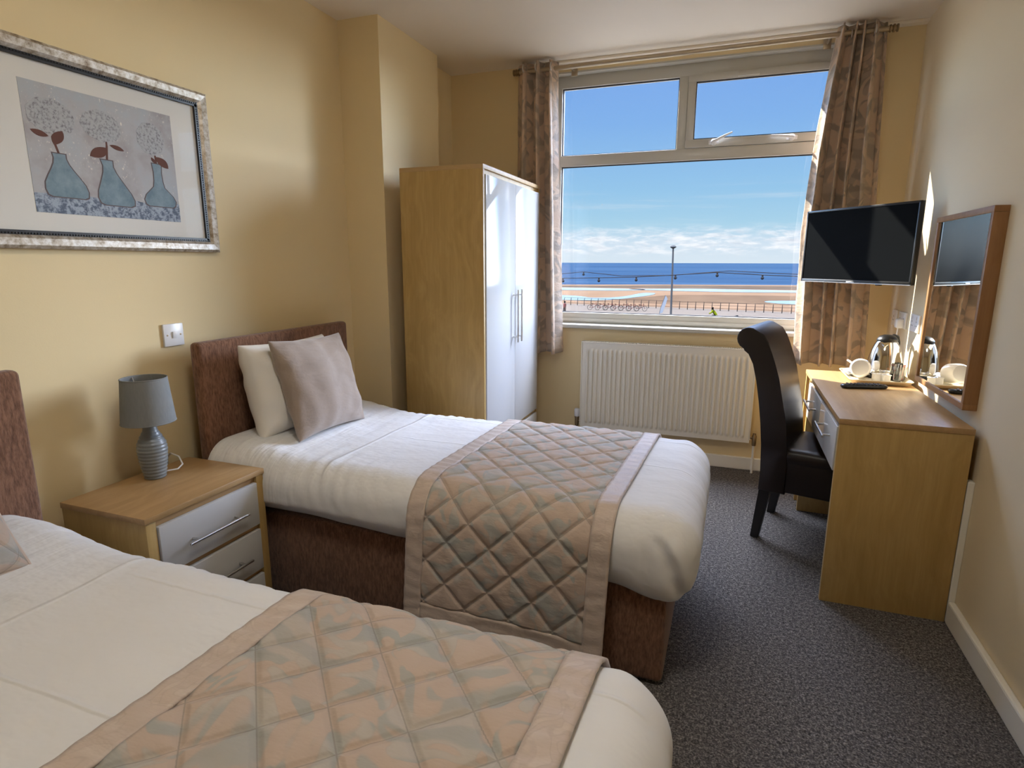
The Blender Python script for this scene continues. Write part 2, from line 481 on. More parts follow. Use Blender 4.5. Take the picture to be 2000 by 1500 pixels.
PICGLASS = glassy('picture glass', 0, 1.5, k=.045)
TUMBLER = glassy('drinking glass', .02, 1.6, (.92, .93, .93), 1.4)
SILVER = silverleaf()
BEAD = simple('black beaded slip', (.012, .010, .010), .35)
MOUNT = simple('ivory mount board', (.68, .655, .60), .85, var=.02)
PRINT = printmat()
VASE = speckle('slate blue painted vase', (.14, .205, .245), (.23, .305, .345), 16, .35, .65)
VASEEDGE = simple('umber vase outline', (.13, .10, .10), .9)
BLOOM = speckle('pale painted blossom', (.20, .19, .195), (.41, .41, .41), 110, .36, .52)
STEM = simple('russet painted stem', (.13, .055, .04), .9)
CLOTHP = speckle('printed lace cloth', (.10, .125, .17), (.34, .385, .45), 75, .42, .56)
CERAMIC = simple('white glazed china', (.80, .78, .75), .12, spec=.6)
CREAM = simple('cream melamine tray', (.74, .66, .48), .35)
LAMPGREY = simple('grey glazed stoneware', (.20, .215, .22), .32, var=.06)
SHADE = shade_mat()
PAPER = speckle('printed sachet paper', (.55, .10, .10), (.75, .72, .68), 60, .42, .5)
TEAB = speckle('dark sachet paper', (.05, .06, .06), (.25, .25, .24), 60, .42, .6)
RADW = simple('white radiator enamel', (.76, .72, .62), .3)
BRASS = simple('tarnished valve brass', (.30, .22, .13), .35, .9)
SLOT = simple('dark recess', (.02, .018, .015), .8)

# ------------------------------------------------------------------ the room shell
XL, XR, YW, ZC = -2.08, .87, 4.0, 2.59
bm = newbm(); add_box(bm, XL-.15, XR+.15, -1.6, YW+.16, -.12, 0); struct('floor', bm, CARPET)
bm = newbm(); add_box(bm, XL-.15, XR+.15, -1.6, YW+.16, ZC, ZC+.15); struct('ceiling', bm, CEIL)
bm = newbm(); add_box(bm, XL-.15, XL, -1.6, YW, 0, ZC)
add_box(bm, XL, -1.83, 2.93, 3.60, 0, ZC); add_box(bm, XL, -1.93, 3.60, YW, 0, ZC)
struct('wall_left', bm, WALL)
bm = newbm(); add_box(bm, XR, XR+.15, -1.6, YW, 0, ZC); struct('wall_right', bm, WALLR)
bm = newbm(); add_box(bm, XL-.15, XR+.15, -1.75, -1.6, 0, ZC); struct('wall_back', bm, WALL)
WX0, WX1, WZ0, WZ1 = -1.20, .56, .915, 2.535
bm = newbm()
add_box(bm, XL-.15, WX0, YW, YW+.16, 0, ZC); add_box(bm, WX1, XR+.15, YW, YW+.16, 0, ZC)
add_box(bm, WX0, WX1, YW, YW+.16, 0, WZ0-.025); add_box(bm, WX0, WX1, YW, YW+.16, WZ1, ZC)
struct('wall_front', bm, WALL)
bm = newbm(); add_box(bm, -1.2, XR, 3.98, YW, 0, .085, .006); struct('baseboard_front', bm, GLOSSW)
bm = newbm(); add_box(bm, .845, XR, -1.6, 2.448, 0, .09, .007); struct('baseboard_right', bm, GLOSSW)
bm = newbm(); add_box(bm, XL, XL+.02, -1.6, 2.93, 0, .09, .007); struct('baseboard_left', bm, GLOSSW)
bm = newbm(); add_box(bm, .848, XR, 2.452, 2.49, 0, .56, .003); struct('trim_1', bm, GLOSSW)
bm = newbm(); add_box(bm, -1.40, XR, 3.945, YW, 2.574, ZC, .004); struct('trim_2', bm, CEIL)

# ---- window
def build_window():
    w = thing('window_1', 'wide white framed window with a top hung sash over the sea view', 'window', (-.32, 4.06, .915), kind='structure')
    f0, f1 = 4.06, 4.125
    b = newbm()
    add_box(b, WX0, WX0+.055, f0, f1, .98, 2.46, .004); add_box(b, WX1-.055, WX1, f0, f1, .98, 2.46, .004)
    add_box(b, WX0, WX1, f0-.0012, f1, .915, .988, .004); add_box(b, WX0, WX1, f0-.0012, f1, 2.452, WZ1, .004)
    add_box(b, WX0, WX1, f0-.01, f0+.01, .925, .952, .006)
    obj('frame', b, UPVC, w)
    b = newbm(); add_box(b, WX0+.05, WX1-.05, f0-.004, f1, 1.962, 2.032, .004); obj('transom', b, UPVC, w)
    b = newbm(); add_box(b, -.397, -.343, f0-.004, f1, 2.03, 2.455, .004); obj('mullion', b, UPVC, w)
    b = newbm()
    for z0, z1, x0, x1 in ((.988, 1.962, WX0+.05, WX1-.05),): add_box(b, x0, x1, f0+.03, f0+.036, z0, z1)
    obj('pane', b, PANE, w, smooth=False)
    b = newbm(); add_box(b, WX0+.05, -.397, f0+.03, f0+.036, 2.032, 2.452); obj('pane', b, PANE, w, smooth=False)
    # black gaskets round the fixed panes
    b = newbm()
    for x0, x1, z0, z1 in ((WX0+.055, WX1-.055, .988, 1.962), (WX0+.055, -.397, 2.032, 2.452)):
        g = .005
        add_box(b, x0, x1, f0+.012, f0+.03, z0, z0+g); add_box(b, x0, x1, f0+.012, f0+.03, z1-g, z1)
        add_box(b, x0, x0+g, f0+.012, f0+.03, z0, z1); add_box(b, x1-g, x1, f0+.012, f0+.03, z0, z1)
    obj('gasket', b, SLOT, w, smooth=False)
    s0, s1 = 4.045, 4.10
    b = newbm(); x0, x1, z0, z1 = -.343, .505, 2.034, 2.455; t = .048
    add_box(b, x0+.001, x0+t, s0+.0012, s1, z0+.006, z1-.006, .004); add_box(b, x1-t, x1-.001, s0+.0012, s1, z0+.006, z1-.006, .004)
    add_box(b, x0, x1, s0, s1, z0, z0+t, .005); add_box(b, x0, x1, s0, s1, z1-t*.85, z1, .005)
    sash = obj('sash', b, UPVC, w)
    b = newbm(); add_box(b, x0+t-.005, x1-t+.005, s0+.025, s0+.031, z0+t-.005, z1-t*.85+.005); obj('pane', b, PANE, sash, smooth=False)
    b = newbm(); g = .005; xa, xb, za, zb = x0+t, x1-t, z0+t, z1-t*.85
    add_box(b, xa, xb, s0+.006, s0+.025, za, za+g); add_box(b, xa, xb, s0+.006, s0+.025, zb-g, zb)
    add_box(b, xa, xa+g, s0+.006, s0+.025, za, zb); add_box(b, xb-g, xb, s0+.006, s0+.025, za, zb)
    obj('gasket', b, SLOT, sash, smooth=False)
    for hx, ang in ((-.172, .42), (.265, PI-.12)):
        b = newbm(); zc = z0+.024
        add_lathe(b, [(.019, 0), (.019, .008), (.013, .016), (.012, .03), (0, .032)], (hx, s0, zc), 20, axis=Matrix.Rotation(PI/2, 4, 'X'))
        d = Vector((math.cos(ang), 0, math.sin(ang)))
        p0 = Vector((hx, s0-.028, zc))
        add_tube(b, [p0-d*.012, p0, p0+d*.03+Vector((0, -.006, 0)), p0+d*.075+Vector((0, -.008, 0)), p0+d*.115+Vector((0, -.004, 0))], [.008, .010, .008, .0065, .004], 10)
        add_box(b, hx-.03, hx+.03, s0-.004, s0+.002, zc-.012, zc+.012, .003)
        obj('handle', b, PLASTIC, sash, label='white lever handle on the opening sash')
    b = newbm(); add_box(b, -.06, .06, s0-.008, s0+.004, z1-.034, z1-.006, .003); obj('vent_cover', b, UPVC, w)
    b = newbm(); add_box(b, WX0-.03, WX1+.03, 3.948, 4.07, .888, .915, .008, 3); obj('sill', b, UPVC, w)
    b = newbm(); add_box(b, WX0, WX0+.012, YW-.001, f0+.01, .915, WZ1); add_box(b, WX1-.012, WX1, YW-.001, f0+.01, .915, WZ1)
    add_box(b, WX0, WX1, YW-.002, f0+.01, WZ1-.010, WZ1); obj('reveal_lining', b, UPVC, w, smooth=False)
build_window()

# ------------------------------------------------------------------ curtains and pole
PZ, PY = 2.528, 3.886
def build_pole():
    p = thing('curtain_pole', 'satin metal curtain pole running the width of the window under the ceiling', 'curtain pole', (-.36, PY, PZ))
    b = newbm(); add_tube(b, [(-1.385, PY, PZ), (.675, PY, PZ+.012)], .014, 16); obj('rod', b, BRASSY, p)
    R = Matrix.Rotation(PI/2, 4, 'Y')
    for x, s, z in ((-1.385, -1, PZ), (.675, 1, PZ+.012)):
        b = newbm(); add_lathe(b, [(.016, 0), (.019, .003), (.019, .009), (.014, .011), (.014, .016), (.02, .018), (.02, .026), (.014, .028), (.014, .033), (.019, .035), (.019, .042), (0, .043)],
                               (x, PY, z), 20, axis=R if s > 0 else Matrix.Rotation(-PI/2, 4, 'Y'))
        obj('finial', b, BRASS, p)
    for x in (-1.05, .40):
        b = newbm(); add_tube(b, [(x, PY, PZ+.006), (x, YW-.005, PZ+.006)], .007, 10); add_box(b, x-.02, x+.02, YW-.008, YW+.001, PZ-.025, PZ+.035, .003)
        obj('bracket', b, BRASSY, p)
build_pole()
def lerp_tab(tab, z):
    for (z0, v0), (z1, v1) in zip(tab, tab[1:]):
        if z0 <= z <= z1: return v0+(v1-v0)*(z-z0)/(z1-z0)
    return tab[0][1] if z < tab[0][0] else tab[-1][1]
def build_curtain(label, ltab, rtab, zb, zt, folds, widths, seed, ph, amp=.047):
    c = thing('curtain', label, 'curtain', ((ltab[0][1]+rtab[0][1])/2, PY, zb), group='scroll patterned window curtains')
    width = 1.15
    rnd = random.Random(seed); cuts = [0]
    for k in range(folds): cuts.append(cuts[-1]+widths[k % len(widths)])
    cuts = [q/cuts[-1] for q in cuts]
    def phase(u):
        for k in range(folds):
            if u <= cuts[k+1]+1e-9: return k+(u-cuts[k])/(cuts[k+1]-cuts[k]), cuts[k+1]-cuts[k]
        return folds, cuts[-1]-cuts[-2]
    def fn(u, v):
        z = zb+(zt-zb)*v
        xl, xr = lerp_tab(ltab, z), lerp_tab(rtab, z)
        uu = max(0, min(1, u+.012*nz(u*4, z*1.1, seed)*min(1, u*8, (1-u)*8)))
        q, wd = phase(uu); a = 2*PI*q+ph
        A = amp*(1-.15*v)*(1+.25*nz(u*4+3, z*.9, seed+5))
        y = PY+A*math.sin(a)+.30*A*math.sin(2*a+.6)
        x = xl+(xr-xl)*u+(xr-xl)*wd*.20*math.sin(2*a)*min(1, u*6, (1-u)*6)+.003*nz(u*9, z*5, seed+2)
        y += .005*nz(u*14, z*3, seed+8)
        return (x, max(PY-.058, min(y, 3.942)), z+.006*math.sin(a)*(1 if v < .001 else 0))
    b = newbm(); add_grid(b, fn, folds*34, 56, lambda u, v: (u*width, v*(zt-zb)))
    panel = obj('curtain_panel', b, CURT, c, angle=180)
    md = panel.modifiers.new('thick', 'SOLIDIFY'); md.thickness = .004; md.offset = 0
    # hemmed heading with steel eyelets where the rod passes through
    for k in range(2*folds):
        u = (k+.5)/(2*folds)
        if not (0.03 < u < .97): continue
        p = Vector(fn(u, (PZ-zb)/(zt-zb)))
        b = newbm(); ring = [(p.x, p.y+.022*math.cos(t*PI/8), PZ+.006+.022*math.sin(t*PI/8)) for t in range(16)]
        add_tube(b, ring, .004, 8, closed=True); obj('eyelet', b, STEEL, c)
build_curtain('patterned curtain hanging half behind the wardrobe at the window', [(.72, -1.425), (2.6, -1.405)], [(.72, -1.070), (1.7, -1.108), (2.3, -1.135), (2.6, -1.135)], .722, 2.572, 3, (1.2, .8, 1), 1.3, .9)
build_curtain('long patterned curtain behind the wall television', [(.76, .375), (1.5, .352), (1.95, .372), (2.3, .405), (2.6, .438)], [(.76, .755), (1.5, .725), (1.95, .70), (2.6, .668)], .742, 2.578, 4, (1.25, .65, .7, 1.5), 6.1, 2.6)

# ------------------------------------------------------------------ radiator
def build_radiator():
    x0, x1, z0, z1, yf = -.933, .172, .205, .800, 3.90
    r = thing('radiator', 'white ribbed panel radiator on the wall below the window', 'radiator', ((x0+x1)/2, 3.95, z0))
    b = newbm(); n = 33; pitch = (x1-x0-.05)/n
    pts = []
    def prof(x):
        t = ((x-x0-.025)/pitch) % 1.0
        if x < x0+.025 or x > x1-.025: return 0.0
        return sstep(.18, .34, t)*(1-sstep(.66, .82, t))
    N = n*12
    def front(u, v):
        x = x0+(x1-x0)*u; z = z0+(z1-z0)*v
        m = sstep(z0+.028, z0+.05, z)*(1-sstep(z1-.062, z1-.042, z))
        return (x, yf+.012-.012*prof(x)*m - .0, z)
    rows = [0, .045, .055, .07, .085, .1, .5, .88, .895, .91, .925, .935, 1]
    g = []
    for i in range(N+1):
        g.append([b.verts.new(front(i/N, v)) for v in rows])
    for i in range(N):
        for j in range(len(rows)-1): b.faces.new([g[i][j], g[i+1][j], g[i+1][j+1], g[i][j+1]])
    obj('panel', b, RADW, r, angle=60)
    b = newbm(); add_box(b, x0+.001, x1-.001, yf+.0145, yf+.024, z0+.001, z1-.001, .003); add_box(b, x0+.02, x1-.02, yf+.055, yf+.063, z0+.01, z1-.01); obj('back_plate', b, RADW, r)
    b = newbm(); add_box(b, x0-.004, x0+.004, yf+.008, yf+.072, z0+.02, z1+.006, .002); obj('side_cover', b, RADW, r)
    b = newbm(); add_box(b, x1-.004, x1+.004, yf+.008, yf+.072, z0+.02, z1+.006, .002); obj('side_cover', b, RADW, r)
    b = newbm()
    for y in (yf+.012, yf+.066): add_box(b, x0, x1, y-.004, y+.004, z1-.002, z1+.006, .001)
    k = x0+.012
    while k < x1-.01: add_box(b, k-.0028, k+.0028, yf+.012, yf+.066, z1-.002, z1+.004); k += .0135
    obj('top_grille', b, RADW, r, smooth=False)
    b = newbm(); vx = x0-.028
    add_tube(b, [(x0+.01, yf+.035, z0+.035), (vx, yf+.035, z0+.035)], .009, 12); add_lathe(b, [(.012, z0-.0), (.014, z0+.02), (.014, z0+.055), (.017, z0+.058), (.017, z0+.066), (.012, z0+.068)], (vx, yf+.035, 0), 16)
    add_tube(b, [(vx, yf+.035, z0+.005), (vx, yf+.035, .0)], .0075, 12)
    v = obj('valve', b, BRASS, r)
    b = newbm(); add_lathe(b, [(.016, z0+.066), (.019, z0+.07), (.019, z0+.112), (.015, z0+.122), (0, z0+.124)], (vx, yf+.035, 0), 18); obj('valve_head', b, PLASTIC, v, label='white thermostatic valve head')
    b = newbm(); vx = x1+.03
    add_tube(b, [(x1-.01, yf+.035, z0+.03), (vx, yf+.035, z0+.03)], .009, 12); add_lathe(b, [(.012, z0-.02), (.014, z0), (.014, z0+.045), (.010, z0+.05), (.010, z0+.06), (0, z0+.062)], (vx, yf+.035, 0), 16)
    obj('valve', b, BRASS, r)
    b = newbm(); add_tube(b, [(vx, yf+.035, z0-.01), (vx, yf+.035, .0)], .0075, 12); obj('pipe', b, GLOSSW, r)
    for x in (x0+.15, x1-.15):
        b = newbm(); add_box(b, x-.02, x+.02, yf+.06, YW, z0+.1, z1-.05); obj('wall_bracket', b, STEEL, r)
build_radiator()

# ------------------------------------------------------------------ wardrobe
def bar_handle(b, p0, p1, off, r=.005, post=.18):
    p0, p1, off = Vector(p0), Vector(p1), Vector(off)
    add_tube(b, [p0+off, p1+off], r, 12)
    for t in (post, 1-post):
        q = p0.lerp(p1, t); add_tube(b, [q, q+off], r*.85, 10)
def build_wardrobe():
    x0, x1, y0, y1, zt = -1.705, -1.222, 2.885, 3.825, 1.818
    w = thing('wardrobe', 'tall oak wardrobe with two glossy white doors beside the window', 'wardrobe', ((x0+x1)/2, (y0+y1)/2, 0))
    b = newbm(); add_box(b, x0, x1, y0, y1, zt-.022, zt, .001); obj('top_panel', b, OAKD if False else OAKX, w)
    b = newbm(); add_box(b, x0, x1, y0, y0+.020, 0, zt-.022, .001); obj('side_panel', b, OAKV, w)
    b = newbm(); add_box(b, x0, x1, y1-.020, y1, 0, zt-.022, .001); obj('side_panel', b, OAKV, w)
    b = newbm(); add_box(b, x0, x0+.006, y0+.02, y1-.02, 0, zt-.022); obj('back_panel', b, OAKV, w)
    b = newbm(); add_box(b, x1-.025, x1-.012, y0+.02, y1-.02, 0, zt-.022); obj('carcass_rail', b, OAKV, w)
    ym = (y0+y1)/2; zd0, zd1 = .335, zt-.048
    for a, c, hy in ((y0+.024, ym-.0015, ym-.033), (ym+.0015, y1-.024, ym+.033)):
        b = newbm(); add_box(b, x1-.012, x1+.006, a, c, zd0, zd1, .002); d = obj('door', b, GLOSSDOOR, w, label='glossy white wardrobe door')
        b = newbm(); bar_handle(b, (x1+.006, hy, .86), (x1+.006, hy, 1.172), (.030, 0, 0), .0052, .1); obj('handle', b, STEEL, d, label='slim steel bar handle')
    b = newbm(); add_box(b, x1-.012, x1+.006, y0+.024, y1-.024, .085, .310, .002); d = obj('drawer', b, GLOSSDOOR, w, label='glossy white bottom drawer front')
build_wardrobe()

# ------------------------------------------------------------------ beds (bed by the wardrobe is modelled, the near one copied)
BX0, BX1, BY0, BY1, BZ0, BZ1 = -1.925, -.030, 1.655, 2.630, .325, .588
BC = (-.98, 2.1425, 0)
DB = Vector((-.008, -1.575, 0))
def rounded_box(bm, lo, hi, r, step, disp, head=0):
    lo, hi = Vector(lo), Vector(hi); c = (lo+hi)/2; h = (hi-lo)/2
    n = [max(4, int(round(2*h[i]/step))) for i in range(3)]
    cache = {}
    def vert(p):
        key = (round(p.x, 5), round(p.y, 5), round(p.z, 5))
        if key in cache: return cache[key]
        rr = list(r)
        if head and p.x < 0: rr[0] = head
        q = Vector([max(-h[i]+rr[i], min(h[i]-rr[i], p[i])) for i in range(3)])
        d = Vector([(p[i]-q[i])/rr[i] for i in range(3)])
        L = d.length
        if L > 1e-9:
            m = max(abs(d.x), abs(d.y), abs(d.z)); d2 = d/L*m  # cube -> sphere corner
            # spread corner samples evenly
            d2 = Vector((math.tan(0)+d2.x, d2.y, d2.z))
            w = Vector([q[i]+d2[i]*rr[i] for i in range(3)])
            nn = Vector([d2[i]/rr[i] for i in range(3)]).normalized()
        else: w = p.copy(); nn = Vector((0, 0, 1))
        w = w+c
        v = bm.verts.new(disp(w, nn)); cache[key] = v; return v
    for ax in range(3):
        a, b_ = [(1, 2), (2, 0), (0, 1)][ax]
        for s in (-1, 1):
            for i in range(n[a]):
                for j in range(n[b_]):
                    f = []
                    for di, dj in ((0, 0), (1, 0), (1, 1), (0, 1)):
                        p = Vector((0, 0, 0)); p[ax] = s*h[ax]; p[a] = -h[a]+2*h[a]*(i+di)/n[a]; p[b_] = -h[b_]+2*h[b_]*(j+dj)/n[b_]
                        f.append(vert(p))
                    try: bm.faces.new(f if s > 0 else f[::-1])
                    except ValueError: pass
def sheet_disp(w, n):
    x, y, z = w
    d = .004*nz(x*4, y*5, z*6)+.002*nz(x*11, y*9, z*11)
    # gathers over the long edge near the pillow end
    edge = sstep(BY0+.30, BY0+.05, y) if y < 2.1 else sstep(BY1-.25, BY1-.05, y)
    g = math.exp(-((x+1.38)/.34)**2)*(.25+edge)
    d += .0055*g*sstep(.36, .56, z)*(.2+abs(nz(x*7, y*4, 11))*1.6)*math.sin(2*PI*(x+.42*(z-.5)+.55*(y-BY0)*sstep(.4, .0, y-BY0)+.05*nz(x*4, y*4, z*4))/.058)
    d += .0012*math.sin(2*PI*(x+.3*z)/.11+5*nz(x*3, y*2))*edge*sstep(-1.2, -.9, x)
    # foot end: fine vertical pulls, and the folded corner hanging lower
    foot = sstep(-.14, -.05, x)
    d += .0022*foot*nz(y*17, z*2.5, 5)*1.6
    p = Vector((x, y, z))+n*d
    for cy, s in ((BY0, 1), (BY1, -1)):
        k = sstep(.30, .02, (y-cy)*s)*sstep(-.36, -.08, x)
        if z < .48: p.z -= .050*k*sstep(.48, .36, z)
        # crease of the hospital corner
        e = (x-(-.135+.10*(.50-z)/.2))
        c = math.exp(-(e/.016)**2)*sstep(.16, .04, (y-cy)*s)*sstep(.30, .36, z)*(1-sstep(.50, .54, z))
        p.y += s*.020*c; p.x += -.004*c
        e2 = e-.035
        p.y -= s*.010*math.exp(-(e2/.022)**2)*sstep(.16, .04, (y-cy)*s)*sstep(.30, .36, z)*(1-sstep(.50, .54, z))
        for o_, w_, a_ in ((-.075, .010, .006), (.07, .012, -.007)):
            c3 = math.exp(-((e-o_-.03*nz(z*9, 1, 2))/w_)**2)*sstep(.13, .03, (y-cy)*s)*sstep(.31, .37, z)*(1-sstep(.47, .53, z))
            p.y += s*a_*c3
    if x < -1.45 and z > .45: p.z += .040*sstep(-1.45, -1.80, x)
    # bottom edge lifts a little towards the headboard
    if z < .45: p.z += .045*sstep(-.6, -1.7, x)*sstep(.45, .36, z)
    return p
def build_bed():
    bed = thing('bed', 'single divan bed beside the wardrobe, brown chenille base and headboard', 'bed', BC, group='twin single beds')
    b = newbm(); add_box(b, -1.925, -.120, 1.712, 2.602, .012, .36, .018, 3); obj('divan_base', b, CHEN, bed, label='brown chenille divan base')
    b = newbm(); add_box(b, -1.90, -.09, 1.70, 2.59, .365, .545, .06, 4); obj('mattress', b, SHEET, bed)
    b = newbm(); add_box(b, -1.985, -1.930, 1.712, 2.672, .30, 1.018, .018, 4); obj('headboard', b, CHEN, bed, label='brown chenille upholstered headboard')
    for y in (1.9, 2.4):
        b = newbm(); add_box(b, -2.005, -1.984, y, y+.08, .02, .5); obj('headboard_strut', b, OAKD, bed)
    return bed
bed = build_bed()
sh = thing('bed_sheet', 'smooth white sheet tucked round the mattress of the bed beside the wardrobe', 'sheet', BC, group='white bed sheets')
b = newbm(); rounded_box(b, (BX0, BY0, BZ0), (BX1, BY1, BZ1), (.12, .12, .12), .0155, sheet_disp, head=.035)
obj('sheet_cover', b, SHEET, sh, angle=180)
dup(bed, DB, 'single divan bed nearest the camera, its headboard cut by the photo edge')
dup(sh, DB, 'creased white sheet tucked round the mattress of the nearest bed')

# ---- quilted runner
RW, RB = .70, .066
def runner_path():
    """list of (y, z, ny, nz) along the drape, near hem to far hem, evenly stepped"""
    off = .012; r = .12+off; yn, yf, zt = BY0-off, BY1+off, BZ1+off
    pts = []
    zb = .105
    zs = zt-r
    N = 24
    for k in range(N): z = zb+(zs-zb)*k/N; pts.append((yn, z, -1, 0))
    for k in range(14): a = PI-PI/2*k/14; pts.append((yn+r+r*math.cos(a), zs+r*math.sin(a), math.cos(a), math.sin(a)))
    for k in range(40): y = yn+r+(yf-yn-2*r)*k/40; pts.append((y, zt, 0, 1))
    for k in range(14): a = PI/2-PI/2*k/14; pts.append((yf-r+r*math.cos(a), zs+r*math.sin(a), math.cos(a), math.sin(a)))
    for k in range(N+1): z = zs-(zs-.12)*k/N; pts.append((yf, z, 1, 0))
    acc = [0]
    for p, q in zip(pts, pts[1:]): acc.append(acc[-1]+math.hypot(q[0]-p[0], q[1]-p[1]))
    return pts, acc
RP, RA = runner_path(); RL = RA[-1]
def runner_at(s):
    s = max(0, min(RL, s))
    lo, hi = 0, len(RA)-1
    while hi-lo > 1:
        m = (lo+hi)//2
        if RA[m] <= s: lo = m
        else: hi = m
    t = (s-RA[lo])/(RA[hi]-RA[lo]); p, q = RP[lo], RP[hi]
    v = [p[k]+(q[k]-p[k])*t for k in range(4)]; L = math.hypot(v[2], v[3]) or 1
    return v[0], v[1], v[2]/L, v[3]/L
SP = .108
def runner_pt(u, s, quilt, lift=0.0):
    """u metres across (along the bed), s metres along the drape"""
    y, z, ny, nz_ = runner_at(s)
    x = -.965+u-.03*(1-2*s/RL)*1.2
    d = lift
    if quilt:
        a = (u+s)/math.sqrt(2)/SP; c = (u-s)/math.sqrt(2)/SP
        da = abs(a-round(a)); dc = abs(c-round(c)); m = min(da, dc)*SP
        d += .0085*min(1, (m/.026))**.6 - .003
        d += .0022*nz(u*26, s*22, 3)+.0012*nz(u*60, s*50, 6)
    else:
        d += .0011*math.sin(2*PI*s/.05+6*nz(u*7, s*5, 4))+.0018*nz(u*25, s*22, 2)
    hang = max(0, .46-s)/.46
    d += .016*hang*math.sin(u*8.5+.6)*hang+.012*hang
    zz = z+nz_*d
    if s < .30: zz += (.012*math.sin(u*6+1.0)-.026*u)*(1-s/.30)
    fh = max(0, s-(RL-.46))/.46
    d += .010*fh*math.sin(u*9)
    return (x, y+ny*d, zz)
def build_runner():
    r = thing('bed_runner', 'quilted leaf pattern runner draped over the foot of the bed beside the wardrobe', 'bed runner', BC, group='quilted bed runners')
    b = newbm(); nu, nv = 80, 250
    u0, u1, s0, s1 = RB, RW-RB, RB, RL-RB
    add_grid(b, lambda a, c: runner_pt(u0+(u1-u0)*a, s0+(s1-s0)*c, True), nu, nv, lambda a, c: (u0+(u1-u0)*a, s0+(s1-s0)*c))
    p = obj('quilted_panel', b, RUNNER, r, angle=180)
    md = p.modifiers.new('thick', 'SOLIDIFY'); md.thickness = .008; md.offset = -1
    for (a0, a1, c0, c1, nu, nv) in ((0, RB, 0, RL, 7, 240), (RW-RB, RW, 0, RL, 7, 240), (RB, RW-RB, 0, RB, 60, 7), (RB, RW-RB, RL-RB, RL, 60, 7)):
        b = newbm(); add_grid(b, lambda a, c: runner_pt(a0+(a1-a0)*a, c0+(c1-c0)*c, False, .004), nu, nv, lambda a, c: (a0+(a1-a0)*a, c0+(c1-c0)*c))
        p = obj('border', b, SATIN, r, angle=180, label='pale peach satin border strip')
        md = p.modifiers.new('thick', 'SOLIDIFY'); md.thickness = .007; md.offset = -1
    return r
run = build_runner()
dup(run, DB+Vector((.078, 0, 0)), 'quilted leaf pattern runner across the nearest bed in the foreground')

# ---- pillows and cushions
def pillow_mesh(bm, w, h, t, seed, nu=36, nv=36, pinch=.07, wr=.006, uv=True):
    def side(sg):
        def fn(a, c):
            u, v = 2*a-1, 2*c-1
            # denser near the rim
            u = math.sin(u*PI/2); v = math.sin(v*PI/2)
            k = max(0, (1-u*u)*(1-v*v))**.42
            x = w/2*u*(1-pinch*(1-v*v)); z = h/2*v*(1-pinch*(1-u*u))
            y = sg*(t/2*k*(1+.12*nz(u*1.5, v*1.5, seed))+wr*nz(u*3, v*3, seed+sg)*min(1, k*2)
                    + .35*wr*math.sin(14*math.atan2(v, u)+seed)*math.exp(-((1-max(abs(u), abs(v)))/.16)**2)*min(1, k*3))
            return (x, y, z)
        return fn
    add_grid(bm, side(-1), nu, nv, lambda a, c: (a*w, c*h)); add_grid(bm, side(1), nu, nv, lambda a, c: (a*w+.7, c*h), flip=True)
    bmesh.ops.remove_doubles(bm, verts=bm.verts, dist=.0004)
def place_pillow(name, label, cat, m, w, h, t, seed, base, rz, tilt, roll=0.0, group=None, piping=None, part=None, wr=.010):
    """stand the pillow on its lower edge at base, leaning back by tilt"""
    o = thing(name, label, cat, base, group=group)
    M = Matrix.Translation(Vector(base)) @ Matrix.Rotation(rz, 4, 'Z') @ Matrix.Rotation(tilt, 4, 'X') @ Matrix.Rotation(roll, 4, 'Y') @ Matrix.Translation((0, 0, h/2))
    b = newbm(); pillow_mesh(b, w, h, t, seed, wr=wr); bmesh.ops.transform(b, matrix=M, verts=b.verts)
    obj(part or 'cover', b, m, o, angle=180)
    if piping is not None:
        b = newbm(); pts = []
        def rim(u, v): return M @ Vector((w/2*u*(1-.07*(1-v*v))*1.0, 0, h/2*v*(1-.07*(1-u*u))))
        K = 16
        for k in range(K): pts.append(rim(-1+2*k/K, -1))
        for k in range(K): pts.append(rim(1, -1+2*k/K))
        for k in range(K): pts.append(rim(1-2*k/K, 1))
        for k in range(K): pts.append(rim(-1, 1-2*k/K))
        add_tube(b, pts, .006, 8, closed=True); obj('piping', b, piping, o)
    return o
# local x of the pillow runs along the wall (world -Y .. +Y); its face looks to +X
place_pillow('pillow', 'plump white pillow leaning on the headboard behind the taupe cushion', 'pillow', PILLOW, .52, .395, .25, 4.0, (-1.752, 2.072, .610), PI/2, -math.radians(13), .02)
place_pillow('cushion', 'square plain taupe cushion propped against the white pillow', 'cushion', TAUPE, .452, .425, .16, 9.0, (-1.60, 2.082, .606), PI/2, -math.radians(18), .03)
place_pillow('cushion', 'leaf patterned cushion at the left photo edge on the nearest bed', 'cushion', RUNNER, .43, .43, .13, 2.0, (-1.60, .63, .59), PI/2-.1, -math.radians(34), 0, piping=SATIN)

